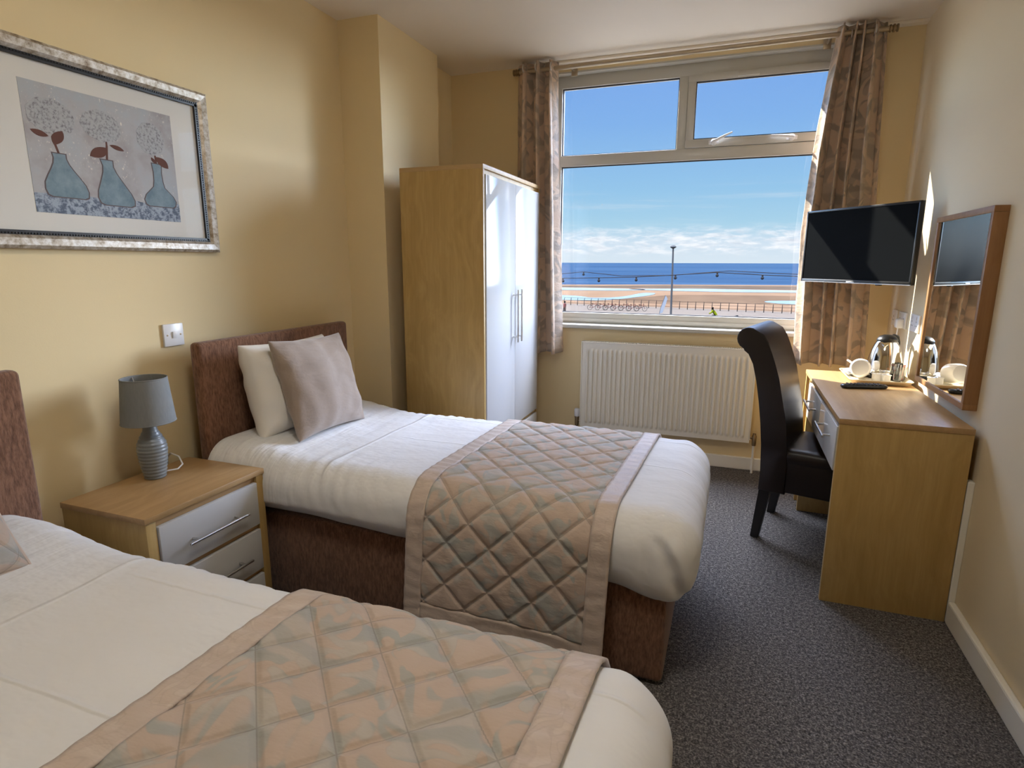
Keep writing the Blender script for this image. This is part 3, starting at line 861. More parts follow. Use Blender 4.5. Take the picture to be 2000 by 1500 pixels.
# ------------------------------------------------------------------ bedside chest, lamp
def build_nightstand():
    x0, x1, y0, y1, zt = -1.992, -1.618, 1.178, 1.662, .565
    n = thing('bedside_chest', 'small oak bedside chest with white drawers between the two beds', 'bedside table', ((x0+x1)/2, (y0+y1)/2, 0))
    b = newbm(); add_box(b, x0, x1+.004, y0-.004, y1+.004, zt-.020, zt, .002); obj('top_panel', b, OAKY, n)
    b = newbm(); add_box(b, x0, x1, y0, y0+.034, 0, zt-.02, .001); obj('side_panel', b, OAKV, n)
    b = newbm(); add_box(b, x0, x1, y1-.034, y1, 0, zt-.02, .001); obj('side_panel', b, OAKV, n)
    b = newbm(); add_box(b, x0, x0+.008, y0+.034, y1-.034, 0, zt-.02); obj('back_panel', b, OAKY, n)
    b = newbm(); add_box(b, x1-.03, x1-.012, y0+.034, y1-.034, 0, zt-.02); obj('carcass_rail', b, OAKY, n)
    for z0, z1 in ((.358, .522), (.178, .338), (.012, .158)):
        b = newbm(); add_box(b, x1-.012, x1+.006, y0+.038, y1-.038, z0, z1, .003); d = obj('drawer', b, GLOSSDOOR, n, label='white bedside drawer front')
        yc = (y0+y1)/2; zc = z0+(z1-z0)*.46
        b = newbm(); bar_handle(b, (x1+.006, yc-.125, zc), (x1+.006, yc+.125, zc), (.030, 0, 0), .005, .14); obj('handle', b, STEEL, d, label='slim steel bar handle')
build_nightstand()
def build_lamp():
    c = Vector((-1.908, 1.452, .565)); K = .94; KR = .80
    l = thing('table_lamp', 'grey ribbed table lamp with tapered grey shade on the bedside chest', 'lamp', c)
    S = lambda prof: [(r*KR, z*K) for r, z in prof]
    prof = [(.040, 0), (.044, .004)]
    N = 60
    def rad(t):
        # bottle body: narrow foot, wide shoulder, slim neck
        tab = [(0, .044), (.15, .050), (.35, .0575), (.52, .0605), (.64, .0575), (.76, .045), (.88, .030), (1, .025)]
        for (a, v), (b_, w) in zip(tab, tab[1:]):
            if a <= t <= b_:
                k = (t-a)/(b_-a); k = k*k*(3-2*k)*.4+k*.6; return v+(w-v)*k
    for k in range(N+1):
        t = k/N; z = .006+.206*t
        r = rad(t)+(.0016*math.sin(2*PI*z/.0135) if t < .86 else 0)
        prof.append((r, z))
    b = newbm(); add_lathe(b, S(prof), c, 48); obj('base', b, LAMPGREY, l, angle=60)
    b = newbm(); add_lathe(b, S([(.012, .210), (.012, .235), (.017, .24), (.017, .285), (.010, .29)]), c, 20); obj('bulb_holder', b, PLASTIC, l)
    b = newbm(); add_lathe(b, S([(.012, .285), (.02, .31), (.027, .335), (.02, .356), (0, .362)]), c, 20); obj('bulb', b, CERAMIC, l)
    z0, z1 = .222*K, .388*K; r0, r1 = .108*KR, .091*KR
    b = newbm(); add_lathe(b, [(r0, z0), (r1, z1), (r1-.003, z1), (r0-.003, z0), (r0, z0)], c, 64, cap=False)
    for z, r in ((z0, r0), (z1, r1)):
        ring = [c+Vector(((r-.001)*math.cos(2*PI*k/48), (r-.001)*math.sin(2*PI*k/48), z)) for k in range(48)]; add_tube(b, ring, .0022, 8, closed=True)
    s = obj('lamp_shade', b, SHADE, l, angle=60)
    b = newbm()
    for k in range(3):
        a = 2*PI*k/3+.9; add_tube(b, [c+Vector((.015*math.cos(a), .015*math.sin(a), .287*K)), c+Vector(((r1-.01)*math.cos(a), (r1-.01)*math.sin(a), z1-.02)), c+Vector(((r1-.003)*math.cos(a), (r1-.003)*math.sin(a), z1-.004))], .0018, 6)
    obj('shade_carrier', b, STEEL, s)
    b = newbm(); p = c+Vector((.01, .038, .012))
    add_tube(b, [p, p+Vector((.02, .03, .0)), p+Vector((.01, .06, .008)), p+Vector((-.02, .073, .03)), p+Vector((-.07, .08, .035)), p+Vector((-.115, .10, .006)), p+Vector((-.145, .12, -.06)), p+Vector((-.155, .12, -.25))], .003, 8)
    obj('cord', b, PLASTIC, l, label='white flex')
build_lamp()

# ------------------------------------------------------------------ switch, picture
def build_switch():
    y0, y1, z0, z1 = 1.682, 1.772, 1.000, 1.088
    s = thing('wall_switch', 'square white switch plate on the wall above the table lamp', 'light switch', (XL, (y0+y1)/2, (z0+z1)/2))
    b = newbm(); add_box(b, XL, XL+.011, y0, y1, z0, z1, .003); obj('plate', b, PLASTIC, s)
    yc, zc = (y0+y1)/2, (z0+z1)/2
    b = newbm(); add_box(b, XL+.009, XL+.017, yc-.009, yc+.009, zc-.013, zc+.013, .002, rot=Matrix.Rotation(.12, 4, 'Y')); obj('rocker', b, PLASTIC, s)
    for dy in (-.030, .030):
        b = newbm(); add_lathe(b, [(.0035, 0), (.0035, .001), (0, .0014)], (XL+.011, yc+dy, zc), 12, axis=Matrix.Rotation(PI/2, 4, 'Y')); obj('screw', b, BRASS, s)
build_switch()
def build_picture():
    y0, y1, z0, z1 = .93, 1.985, 1.368, 1.992
    X = XL
    p = thing('framed_picture', 'silver framed print of three blue vases with pale flower heads', 'picture', (X, (y0+y1)/2, z0))
    fw = .042
    b = newbm()
    def rail(a, c, d, e):
        # mitred rail with a stepped profile (outer a->c, inner d->e) in (y,z)
        prof = [(0, 0), (0, .022), (.25, .030), (.75, .026), (1, .016), (1, 0)]
        A = []; B = []
        for t, h in prof:
            A.append(b.verts.new((X+h, a[0]+(d[0]-a[0])*t, a[1]+(d[1]-a[1])*t))); B.append(b.verts.new((X+h, c[0]+(e[0]-c[0])*t, c[1]+(e[1]-c[1])*t)))
        for k in range(len(prof)): b.faces.new([A[k], A[(k+1) % len(prof)], B[(k+1) % len(prof)], B[k]])
    o = [(y0, z0), (y1, z0), (y1, z1), (y0, z1)]; i = [(y0+fw, z0+fw), (y1-fw, z0+fw), (y1-fw, z1-fw), (y0+fw, z1-fw)]
    for k in range(4): rail(o[k], o[(k+1) % 4], i[k], i[(k+1) % 4])
    obj('frame', b, SILVER, p, angle=25)
    b = newbm(); iy0, iy1, iz0, iz1 = y0+fw, y1-fw, z0+fw, z1-fw; g = .014
    add_box(b, X+.004, X+.016, iy0-.002, iy1+.002, iz0-.002, iz0+g); add_box(b, X+.004, X+.016, iy0-.002, iy1+.002, iz1-g, iz1+.002)
    add_box(b, X+.004, X+.016, iy0-.002, iy0+g, iz0, iz1); add_box(b, X+.004, X+.016, iy1-g, iy1+.002, iz0, iz1)
    k = iy0
    while k < iy1:
        for z in (iz0+.004, iz1-.004): add_box(b, X+.014, X+.019, k, k+.005, z-.0025, z+.0025)
        k += .009
    k = iz0
    while k < iz1:
        for y in (iy0+.004, iy1-.004): add_box(b, X+.014, X+.019, y-.0025, y+.0025, k, k+.005)
        k += .009
    obj('inner_slip', b, BEAD, p, smooth=False, label='black beaded inner slip')
    b = newbm(); add_box(b, X+.001, X+.006, iy0, iy1, iz0, iz1); obj('mount_board', b, MOUNT, p, smooth=False)
    py0, py1, pz0, pz1 = 1.292, 1.818, 1.482, 1.876
    W, H = py1-py0, pz1-pz0
    b = newbm(); add_box(b, X+.0055, X+.0068, py0, py1, pz0, pz1, mat=0)
    xs = X+.0068
    def Q(u, v): return (py0+u*W, pz0+v*H)
    layer = [0]
    def flat(pts, m, lift):
        add_prism(b, [Q(*q) for q in pts], 'yz', xs-.0002, xs+lift, mat=m)
    # printed cloth the vases stand on
    cl = [(0, 0), (1, 0), (1, .175)]+[(1-k/14, .165+.012*math.sin(k*1.3)) for k in range(1, 14)]+[(0, .15)]
    flat(cl, 1, .0002)
    def vase(cx, z0, half, top, neck, sk):
        ow = []
        def outline(gr):
            L, R = [], []
            for t, w in half:
                zz = z0+(top-z0)*t; cxx = cx+sk*t
                L.append((cxx-w-gr, zz+(gr if t > .9 else (-gr if t < .05 else 0)))); R.append((cxx+w+gr, zz+(gr if t > .9 else (-gr if t < .05 else 0))))
            return L+R[::-1]
        flat(outline(.008), 3, .0004); flat(outline(0), 2, .0006)
    gourd = [(0, .115), (.04, .142), (.16, .152), (.32, .142), (.48, .112), (.64, .078), (.78, .053), (.9, .042), (1, .045)]
    vase(.205, .135, [(t, w*.84) for t, w in gourd], .475, .04, -.03)
    gourd2 = [(0, .10), (.04, .135), (.15, .145), (.30, .130), (.46, .100), (.60, .074), (.74, .050), (.87, .038), (1, .046)]
    vase(.525, .105, [(t, w*.86) for t, w in gourd2], .485, .04, -.05)
    bottle = [(0, .105), (.04, .128), (.14, .138), (.26, .118), (.36, .082), (.46, .046), (.6, .036), (.8, .032), (1, .040)]
    vase(.850, .135, [(t, w*.9) for t, w in bottle], .525, .03, -.005)
    def disc(cx, cz, rx, rz, m, lift, wob, seed):
        pts = []
        for k in range(40):
            a = 2*PI*k/40; w = 1+wob*math.sin(9*a+seed)+wob*.6*math.sin(17*a+2*seed); pts.append((cx+rx*w*math.cos(a), cz+rz*w*math.sin(a)))
        flat(pts, m, lift)
    def strip(p, q, w, lift=.0004):
        d = (q[0]-p[0], q[1]-p[1]); L = math.hypot(*d); n = (-d[1]/L*w, d[0]/L*w)
        flat([(p[0]+n[0], p[1]+n[1]), (q[0]+n[0], q[1]+n[1]), (q[0]-n[0], q[1]-n[1]), (p[0]-n[0], p[1]-n[1])], 5, lift)
    def leaf(p, q, w):
        d = (q[0]-p[0], q[1]-p[1]); n = (-d[1]*w, d[0]*w); L, R = [], []
        for k in range(9):
            t = k/8; s = math.sin(PI*t)**.8; L.append((p[0]+d[0]*t+n[0]*s, p[1]+d[1]*t+n[1]*s)); R.append((p[0]+d[0]*t-n[0]*s*.8, p[1]+d[1]*t-n[1]*s*.8))
        flat(L+R[-2:0:-1], 5, .0009)
    for (bx, bz, rx, rz, sx, sz, vx, vz) in ((.160, .755, .140, .14, .150, .60, .175, .48), (.470, .765, .135, .13, .49, .61, .48, .49), (.82, .745, .105, .145, .842, .60, .845, .53)):
        strip((sx, sz), (vx, vz), .007); strip((bx+.02, bz-rz*.7), (sx, sz), .006)
        disc(bx, bz, rx, rz, 4, .0005, .03, bx*10)
    leaf((.155, .54), (.215, .66), .28); leaf((.13, .60), (.03, .63), .25); leaf((.49, .59), (.37, .50), .3); leaf((.51, .62), (.61, .59), .2)
    leaf((.845, .59), (.94, .50), .3); leaf((.84, .53), (.81, .58), .25)
    obj('print', b, [PRINT, CLOTHP, VASE, VASEEDGE, BLOOM, STEM], p, smooth=False, label='muted print of three blue vases')
    b = newbm(); add_box(b, X+.0095, X+.0115, iy0-.002, iy1+.002, iz0-.002, iz1+.002); obj('glass', b, PICGLASS, p, smooth=False)
build_picture()

# ------------------------------------------------------------------ desk
DT = .757
def build_desk():
    x0, x1, y0, y1 = .420, .845, 2.452, 3.570
    d = thing('desk', 'light oak dressing desk with white drawers along the right wall', 'desk', ((x0+x1)/2, (y0+y1)/2, 0))
    b = newbm(); add_box(b, x0-.004, x1, y0-.003, y1, DT-.022, DT, .002); obj('top_panel', b, OAKY, d)
    b = newbm(); add_box(b, x0, x1, y0, y0+.024, 0, DT-.022, .001); obj('side_panel', b, OAKV, d)
    b = newbm(); add_box(b, x0, x1, y1-.18, y1-.156, 0, DT-.022, .001); obj('side_panel', b, OAKV, d)
    b = newbm(); add_box(b, x0, x1, y1-.024, y1, 0, DT-.022, .001); obj('side_panel', b, OAKV, d)
    b = newbm(); add_box(b, x1-.018, x1-.002, y0+.024, y1-.18, .35, DT-.022); obj('back_panel', b, OAKY, d)
    b = newbm(); add_box(b, x0+.02, x1-.02, y0+.024, y1-.18, .535, .55); add_box(b, x0+.012, x0+.03, y0+.024, y1-.18, .53, DT-.022); obj('drawer_case', b, OAKY, d)
    L = (y1-.182)-(y0+.028); 
    for k in range(2):
        a = y0+.028+k*L/2+.002; c = a+L/2-.004
        b = newbm(); add_box(b, x0-.004, x0+.014, a, c, .540, DT-.040, .002); w = obj('drawer', b, GLOSSDOOR, d, label='white gloss desk drawer')
        yc = (a+c)/2; b = newbm(); bar_handle(b, (x0-.004, yc-.12, .645), (x0-.004, yc+.12, .645), (-.030, 0, 0), .005, .12); obj('handle', b, STEEL, w, label='slim steel bar handle')
build_desk()

# ---- chair
def build_chair():
    ang = math.atan2(-.26, .965)
    c = thing('dining_chair', 'dark brown leather high backed scroll chair pulled up to the desk', 'chair', (.252, 3.145, 0), ang)
    hw = .212
    prof = [(-.012, .255), (-.008, .365), (-.014, .48), (-.026, .587), (-.042, .69), (-.061, .787), (-.082, .865), (-.100, .915)]
    cx, cz, r = -.112, .983, .053
    for k in range(0, 12): a = math.radians(-100-k*19); prof.append((cx+r*math.cos(a), cz+r*math.sin(a)))
    prof += [(-.045, 1.006), (-.022, .972), (-.003, .925), (.018, .87), (.038, .81), (.060, .715), (.078, .64), (.090, .57), (.099, .48), (.106, .38), (.108, .255)]
    b = newbm(); add_prism(b, prof, 'xz', -hw, hw, bev=.007); obj('backrest', b, LEATHER, c, local=True, angle=50)
    b = newbm(); n = 18
    def seat(u, v):
        x = .085+.40*u; y = -hw+2*hw*v
        e = min(1, min(u+.4, (1-u))/.12, min(v, 1-v)/.12); e = max(0, e)
        return (x, y, .440+.035*math.sqrt(1-(1-e)**2))
    add_grid(b, seat, n, n)
    bmesh.ops.solidify(b, geom=b.faces[:], thickness=.0)
    b.free(); b = newbm()
    rounded_box(b, (.075, -hw, .395), (.490, hw, .478), (.035, .035, .035), .02, lambda w, nn: w+nn*.004*nz(w.x*6, w.y*6, 1))
    obj('seat', b, LEATHER, c, local=True, angle=180)
    b = newbm(); add_box(b, .09, .480, -hw+.006, hw-.006, .262, .430, .012, 3); obj('seat_apron', b, LEATHER, c, local=True)
    def leg(x, y, dx):
        b = newbm(); A = []; B = []
        for sx, sy in ((-1, -1), (1, -1), (1, 1), (-1, 1)):
            A.append(b.verts.new((x+sx*.026, y+sy*.026, .275))); B.append(b.verts.new((x+dx+sx*.019, y+sy*.019, 0)))
        b.faces.new(A); b.faces.new(B)
        for k in range(4): b.faces.new([A[k], A[(k+1) % 4], B[(k+1) % 4], B[k]])
        bmesh.ops.bevel(b, geom=list(b.edges), offset=.003, segments=2, affect='EDGES')
        obj('leg', b, BLACKWOOD, c, local=True)
    for s in (-1, 1):
        leg(.020, s*(hw-.032), -.032); leg(.445, s*(hw-.032), .0)
build_chair()

# ---- mirror
def build_mirror():
    y0, y1, z0, z1, xf = 2.545, 3.165, .803, 1.528, .824
    m = thing('wall_mirror', 'deep oak framed mirror standing over the desk on the right wall', 'mirror', (XR, (y0+y1)/2, z0))
    t = .022
    b = newbm()
    for a0, a1, c0, c1 in ((y0, y1, z0, z0+t), (y0, y1, z1-t, z1), (y0, y0+t, z0+t, z1-t), (y1-t, y1, z0+t, z1-t)): add_box(b, xf, XR, a0, a1, c0, c1, .0015)
    obj('frame', b, OAKD, m)
    b = newbm(); add_box(b, xf+.006, xf+.010, y0+t-.002, y1-t+.002, z0+t-.002, z1-t+.002); obj('mirror_glass', b, MIRROR, m, smooth=False)
build_mirror()

# ---- television
def build_tv():
    L, R = Vector((.371, 3.808, 0)), Vector((.788, 3.280, 0)); c = (L+R)/2; w = (R-L).length/2; zc, h = 1.422, .193
    ang = math.atan2(R.y-L.y, R.x-L.x)
    t = thing('television', 'black flat screen television on a wall arm in the corner by the window', 'television', (c.x, c.y, zc), ang)
    b = newbm(); add_box(b, -w, w, 0, .022, -h, h, .004); add_box(b, -w*.8, w*.8, .02, .05, -h*.85, h*.55, .015)
    obj('casing', b, BLACK, t, local=True)
    e = .011; b = newbm()
    add_box(b, -w, w, -.006, .004, h-e, h, .002); add_box(b, -w, w, -.006, .004, -h, -h+e*1.5, .002)
    add_box(b, -w, -w+e, -.006, .004, -h, h, .002); add_box(b, w-e, w, -.006, .004, -h, h, .002)
    obj('bezel', b, BLACK, t, local=True)
    b = newbm(); add_box(b, -w+e, w-e, -.0035, -.001, -h+e*1.5, h-e); obj('screen', b, SCREEN, t, local=True, smooth=False)
    b = newbm(); add_box(b, -w, w, -.0075, -.004, -h, -h+.003); add_box(b, -.024, .024, -.0082, -.004, -h+.003, -h+.009, .001); obj('trim_strip', b, STEEL, t, local=True, label='thin silver strip with maker plate under the screen')
    b = newbm(); add_box(b, .15, .175, -.008, .01, -h-.006, -h+.001, .002); obj('sensor', b, BLACK, t, local=True)
    # arm back to the wall: world coordinates
    b = newbm(); nrm = Vector((-(R-L).y, (R-L).x, 0)).normalized()
    a0 = Vector((c.x, c.y, zc))+nrm*.05
    if nrm.y < 0: a0 = Vector((c.x, c.y, zc))-nrm*.05
    add_tube(b, [a0, a0+Vector((.06, .05, 0))], .014, 10); add_tube(b, [a0+Vector((.06, .05, 0)), (.862, 3.78, zc)], .014, 10)
    add_box(b, .852, XR, 3.73, 3.83, zc-.09, zc+.09, .004)
    obj('wall_bracket', b, BLACK, t)
build_tv()

# ---- things on the desk
def build_tray():
    x0, x1, y0, y1 = .572, .838, 3.205, 3.545
    t = thing('tray', 'cream rectangular hospitality tray at the far end of the desk', 'tray', ((x0+x1)/2, (y0+y1)/2, DT))
    b = newbm()
    def ring(o, z, rad=.03):
        pts = []
        for cx, cy, a0 in ((x1+o-rad, y1+o-rad, 0), (x0-o+rad, y1+o-rad, 90), (x0-o+rad, y0-o+rad, 180), (x1+o-rad, y0-o+rad, 270)):
            for k in range(6): a = math.radians(a0+90*k/5); pts.append(b.verts.new((cx+rad*math.cos(a), cy+rad*math.sin(a), z)))
        return pts
    rs = [ring(-.022, DT+.0005), ring(-.012, DT+.003), ring(0, DT+.018), ring(.004, DT+.021), ring(.002, DT+.0235), ring(-.004, DT+.021), ring(-.016, DT+.007), ring(-.028, DT+.0045)]
    for A, B in zip(rs, rs[1:]):
        for k in range(len(A)): b.faces.new([A[k], A[(k+1) % len(A)], B[(k+1) % len(B)], B[k]])
    b.faces.new(rs[0]); b.faces.new(rs[-1]); obj('tray_body', b, CREAM, t, angle=60)
build_tray()
TZ = DT+.005
def build_kettle():
    c = Vector((.752, 3.425, TZ))
    k = thing('kettle', 'rounded chrome kettle with black lid on the tray by the mirror', 'kettle', c)
    b = newbm(); add_lathe(b, [(.070, 0), (.078, .003), (.080, .018), (.076, .026), (.0, .027)], c, 40); obj('power_base', b, BLACK, k)
    prof = [(.074, .027), (.0785, .032), (.0785, .05), (.076, .08), (.071, .11), (.064, .14), (.055, .166), (.0475, .182), (.045, .187)]
    b = newbm(); add_lathe(b, prof, c, 56); obj('body', b, CHROME, k, angle=80)
    b = newbm(); add_lathe(b, [(.046, .186), (.047, .192), (.044, .200), (.034, .211), (.018, .2175), (0, .2185)], c, 40); obj('lid', b, BLACK, k)
    dr = Vector((.62, .78, 0)).normalized(); b = newbm()
    pts = [c+dr*r+Vector((0, 0, z)) for r, z in ((.040, .196), (.062, .206), (.086, .200), (.102, .172), (.106, .13), (.102, .085), (.092, .058), (.076, .05))]
    add_tube(b, pts, [.011, .0125, .0135, .0135, .0125, .012, .011, .010], 12); obj('handle', b, BLACK, k)
    sd = Vector((-.35, -.94, 0)).normalized(); b = newbm(); sx = Vector((-sd.y, sd.x, 0))
    A = [c+sd*.052+sx*s+Vector((0, 0, .150)) for s in (-.004, .004)]; top = [c+sd*.044+sx*s+Vector((0, 0, .186)) for s in (-.022, .022)]; tip = c+sd*.074+Vector((0, 0, .184))
    V = [b.verts.new(p) for p in (*A, *top, tip)]
    for f in ((0, 1, 4), (1, 3, 4), (0, 4, 2), (2, 4, 3)): b.faces.new([V[i] for i in f])
    obj('spout', b, CHROME, k, smooth=False)
build_kettle()
def build_cups():
    # saucers, and a cup lying on its side across them
    for k, lab in enumerate(('white saucer at the bottom of the pair under the tipped cup', 'white saucer directly under the tipped cup')):
        c = Vector((.645, 3.44, TZ+.001+.009*k)); s = thing('saucer', lab, 'saucer', c, group='white saucers')
        b = newbm(); add_lathe(b, [(.03, 0), (.034, .003), (.058, .010), (.072, .016), (.0715, .018), (.055, .013), (.032, .006), (0, .005)], c, 40); obj('saucer_dish', b, CERAMIC, s)
    c = Vector((.632, 3.335, TZ+.055)); cu = thing('cup', 'white china cup lying on its side on the tray', 'cup', c)
    M = Matrix.Rotation(math.radians(-12), 4, 'Z') @ Matrix.Rotation(PI/2-.18, 4, 'X')   # +z of the lathe points to the camera
    prof = [(0, .056), (.030, .057), (.038, .056), (.043, .050), (.0465, .03), (.0475, 0), (.0465, -.03), (.046, -.035), (.0435, -.03), (.0415, .03), (.034, .045), (0, .047)]
    b = newbm(); add_lathe(b, [(r, z) for r, z in prof], c, 40, axis=M)
    obj('cup_body', b, CERAMIC, cu)
    b = newbm(); pts = [c+(M @ Vector((r, 0, z))) for r, z in ((.043, .03), (.060, .026), (.068, .005), (.060, -.014), (.043, -.018))]
    Rm = Matrix.Rotation(math.radians(150), 4, M @ Vector((0, 0, 1))); pts = [c+(Rm @ (p-c)) for p in pts]
    add_tube(b, pts, .005, 10); obj('cup_handle', b, CERAMIC, cu)
build_cups()
def build_pots():
    for (x, y), lab in (((.700, 3.30), 'small white square pot on the tray beside the tipped cup'), ((.735, 3.285), 'small white square pot on the tray nearest the glass')):
        p = thing('milk_pot', lab, 'pot', (x, y, TZ), .25, group='white square pots')
        b = newbm(); add_box(b, -.017, .017, -.017, .017, 0, .036, .005, 3); obj('pot_body', b, CERAMIC, p, local=True)
        b = newbm(); add_box(b, -.019, .019, -.019, .019, .034, .038, .001); obj('pot_rim', b, CERAMIC, p, local=True)
    c = Vector((.800, 3.335, TZ)); g = thing('tumbler', 'glass tumbler holding upright sachets on the tray', 'glass', c)
    b = newbm(); add_lathe(b, [(0, .001), (.024, .0), (.027, .004), (.032, .072), (.0305, .072), (.0255, .008), (0, .007)], c, 32); obj('glass_wall', b, TUMBLER, g)
    for k in range(7):
        a = k*.9; s = Vector((.012*math.cos(a), .012*math.sin(a), .008)); q = c+s
        lab = ('red and white sugar sachet' if k % 3 == 0 else 'dark paper sachet')+' standing in the tumbler, ' + ('front', 'right', 'back right', 'back', 'back left', 'left', 'front left')[k] + ' of the bunch'
        b = newbm(); add_box(b, -.012, .012, -.0012, .0012, 0, .075+.004*(k % 3), .0005, rot=Matrix.Rotation(a*1.3, 4, 'Z') @ Matrix.Rotation(.12*math.sin(k), 4, 'X'))
        o = obj('sachet', b, PAPER if k % 3 == 0 else TEAB, loc=(0, 0, 0)); o.location = q
        tag(o, lab, 'sachet', 'sachets in the tumbler')
    for (x, y, r, m, lab) in ((.69, 3.245, .5, CERAMIC, 'white sachet lying flat at the front of the tray'), (.765, 3.238, -.3, TEAB, 'dark sachet lying flat at the front of the tray'), (.79, 3.25, .9, CERAMIC, 'white sachet lying tilted by the front right tray corner')):
        b = newbm(); add_box(b, -.03, .03, -.014, .014, 0, .003, .001, rot=Matrix.Rotation(r, 4, 'Z'))
        o = obj('sachet', b, m, loc=(0, 0, 0)); o.location = (x, y, TZ+.001); tag(o, lab, 'sachet', 'sachets on the tray')
build_pots()
def build_remote():
    r = thing('remote_control', 'black television remote lying on the desk in front of the tray', 'remote control', (.612, 3.105, DT), math.radians(14))
    b = newbm(); rounded_box(b, (-.103, -.022, 0), (.103, .022, .021), (.02, .02, .010), .006, lambda w, n: w); obj('casing', b, BLACK, r, local=True)
    b = newbm()
    for i in range(9):
        for j in range(3): add_box(b, -.07+.017*i-.005, -.07+.017*i+.005, -.013+.013*j-.004, -.013+.013*j+.004, .019, .0235, .001)
    obj('buttons', b, GREYPL, r, local=True)
build_remote()
def build_sockets():
    for yc, zc, w, lab in ((3.845, 1.035, .086, 'single white socket plate nearest the window corner'), (3.675, 1.035, .146, 'double white socket plate in the middle of the row'), (3.44, 1.04, .146, 'double white socket plate nearest the mirror')):
        s = thing('wall_socket', lab, 'socket', (XR, yc, zc), group='sockets on the right wall')
        b = newbm(); add_box(b, XR-.010, XR, yc-w/2, yc+w/2, zc-.043, zc+.043, .003); obj('plate', b, PLASTIC, s)
        for k in ((-1, 1) if w > .1 else (0,)):
            y = yc+k*.036; b = newbm()
            add_box(b, XR-.0105, XR-.009, y-.002, y+.002, zc+.004, zc+.012); add_box(b, XR-.0105, XR-.009, y-.014, y-.008, zc-.014, zc-.010); add_box(b, XR-.0105, XR-.009, y+.008, y+.014, zc-.014, zc-.010)
            obj('pin_holes', b, SLOT, s, smooth=False)
            b = newbm(); add_box(b, XR-.013, XR-.009, y-.006, y+.006, zc+.018, zc+.034, .001); obj('rocker', b, PLASTIC, s)
    p = thing('plug', 'white plug pushed into the middle socket with its flex', 'plug', (XR-.01, 3.64, 1.02))
    b = newbm(); add_box(b, XR-.045, XR-.0095, 3.615, 3.665, .995, 1.045, .010, 3); obj('plug_body', b, PLASTIC, p)
    b = newbm(); add_tube(b, [(XR-.03, 3.64, 1.0), (XR-.032, 3.638, .96), (XR-.02, 3.62, .90), (XR-.012, 3.60, .80), (XR-.012, 3.60, .70)], .0035, 8); obj('flex', b, PLASTIC, p)
build_sockets()

# ------------------------------------------------------------------ fill lamp added on the ceiling, out of view, to brighten the room
def build_fill_lamp():
    c = Vector((-.42, .82, ZC))
    l = thing('added_fill_lamp', 'added round frosted fill lamp on the ceiling above the beds, out of view', 'lamp', c)
    b = newbm(); add_lathe(b, [(.075, 0), (.075, -.02), (.052, -.03), (.052, -.05)], c, 40); obj('fill_lamp_plate', b, STEEL, l)
    m, t, bs = new_mat('lit glass of the added fill lamp'); bs.inputs['Base Color'].default_value = (.9, .85, .75, 1)
    bs.inputs['Emission Color'].default_value = (1, .975, .92, 1); bs.inputs['Emission Strength'].default_value = FILL_LAMP
    b = newbm(); add_lathe(b, [(.05, -.046), (.185, -.048), (.192, -.055), (.192, -.080), (.175, -.10), (.12, -.112), (0, -.116)], c, 48); obj('fill_lamp_glass', b, m, l)
build_fill_lamp()

# ------------------------------------------------------------------ outside: promenade, beach, sea
SAND = flat_rough('pale beach sand', (0.0400, 0.0252, 0.0157), (0.0491, 0.0318, 0.0201), .05, 1, .25)
WETS = flat_rough('damp brown sand', (0.0188, 0.0136, 0.0099), (0.0256, 0.0188, 0.0136), .06, 1, .3)
BROWN = flat_rough('rippled brown sand', (0.0247, 0.0159, 0.0103), (0.0319, 0.0208, 0.0132), .08, 1, .3)
PROM = flat_rough('promenade paving', (0.0333, 0.0275, 0.0227), (0.0397, 0.0330, 0.0268), .6)
PAVE = flat_rough('pale concrete paving', (.05, .046, .041), (.066, .06, .053), .6)
def seamat():
    m, t, b = new_mat('blue sea'); co = t.coord('Object')
    n = t.noise(t.scaled(co, .004, .03, 1), 1, 5, .6); n2 = t.noise(t.scaled(co, .0006, .0035, 1), 1, 3)
    f = t.math('ADD', t.math('MULTIPLY', n, .55), t.math('MULTIPLY', n2, .45))
    t.l.new(t.ramp(f, [(.36, (.0042, .0092, .0180)), (.52, (.0066, .0138, .0245)), (.66, (.0115, .0205, .031))]), b.inputs['Base Color'])
    b.inputs['Roughness'].default_value = 1; b.inputs['Specular IOR Level'].default_value = 0; return m
SEA = seamat()
WATER = simple('still tidal water', (.06, .075, .09), .06, spec=.9)
def ground_poly(name, pts, z, m, kind='structure', label=None, cat=None, th=.04):
    b = newbm(); add_prism(b, pts, 'xy', z-th, z)
    o = obj(name, b, m, smooth=False)
    if kind == 'structure': o['kind'] = 'structure'
    if label: o['label'] = label
    return o
def smooth_poly(pts, it=2):
    for _ in range(it):
        q = []
        for k in range(len(pts)):
            a, b_ = pts[k], pts[(k+1) % len(pts)]
            q.append((a[0]*.75+b_[0]*.25, a[1]*.75+b_[1]*.25)); q.append((a[0]*.25+b_[0]*.75, a[1]*.25+b_[1]*.75))
        pts = q
    return pts
ground_poly('promenade', [(-160, 56), (160, 56), (160, 82), (8, 86), (-20, 90), (-160, 110)], -5, PROM, th=.4)
ground_poly('pavement', [(-160, 4.6), (160, 4.6), (160, 56), (-160, 56)], -5.0, PAVE, th=.4)
b = newbm(); add_prism(b, [(-160, 109.6), (-20, 89.6), (8, 85.6), (160, 81.6), (160, 82.2), (8, 86.2), (-20, 90.2), (-160, 110.2)], 'xy', -8.5, -4.99); struct('sea_wall', b, PROM)
ground_poly('sand', [(-900, 70), (900, 70), (900, 285), (24, 277), (-27, 262), (-66, 243), (-900, 230)], -7.70, SAND, th=.3)
ground_poly('sea', [(-25000, 150), (25000, 150), (25000, 40000), (-25000, 40000)], -7.86, SEA, th=.1)
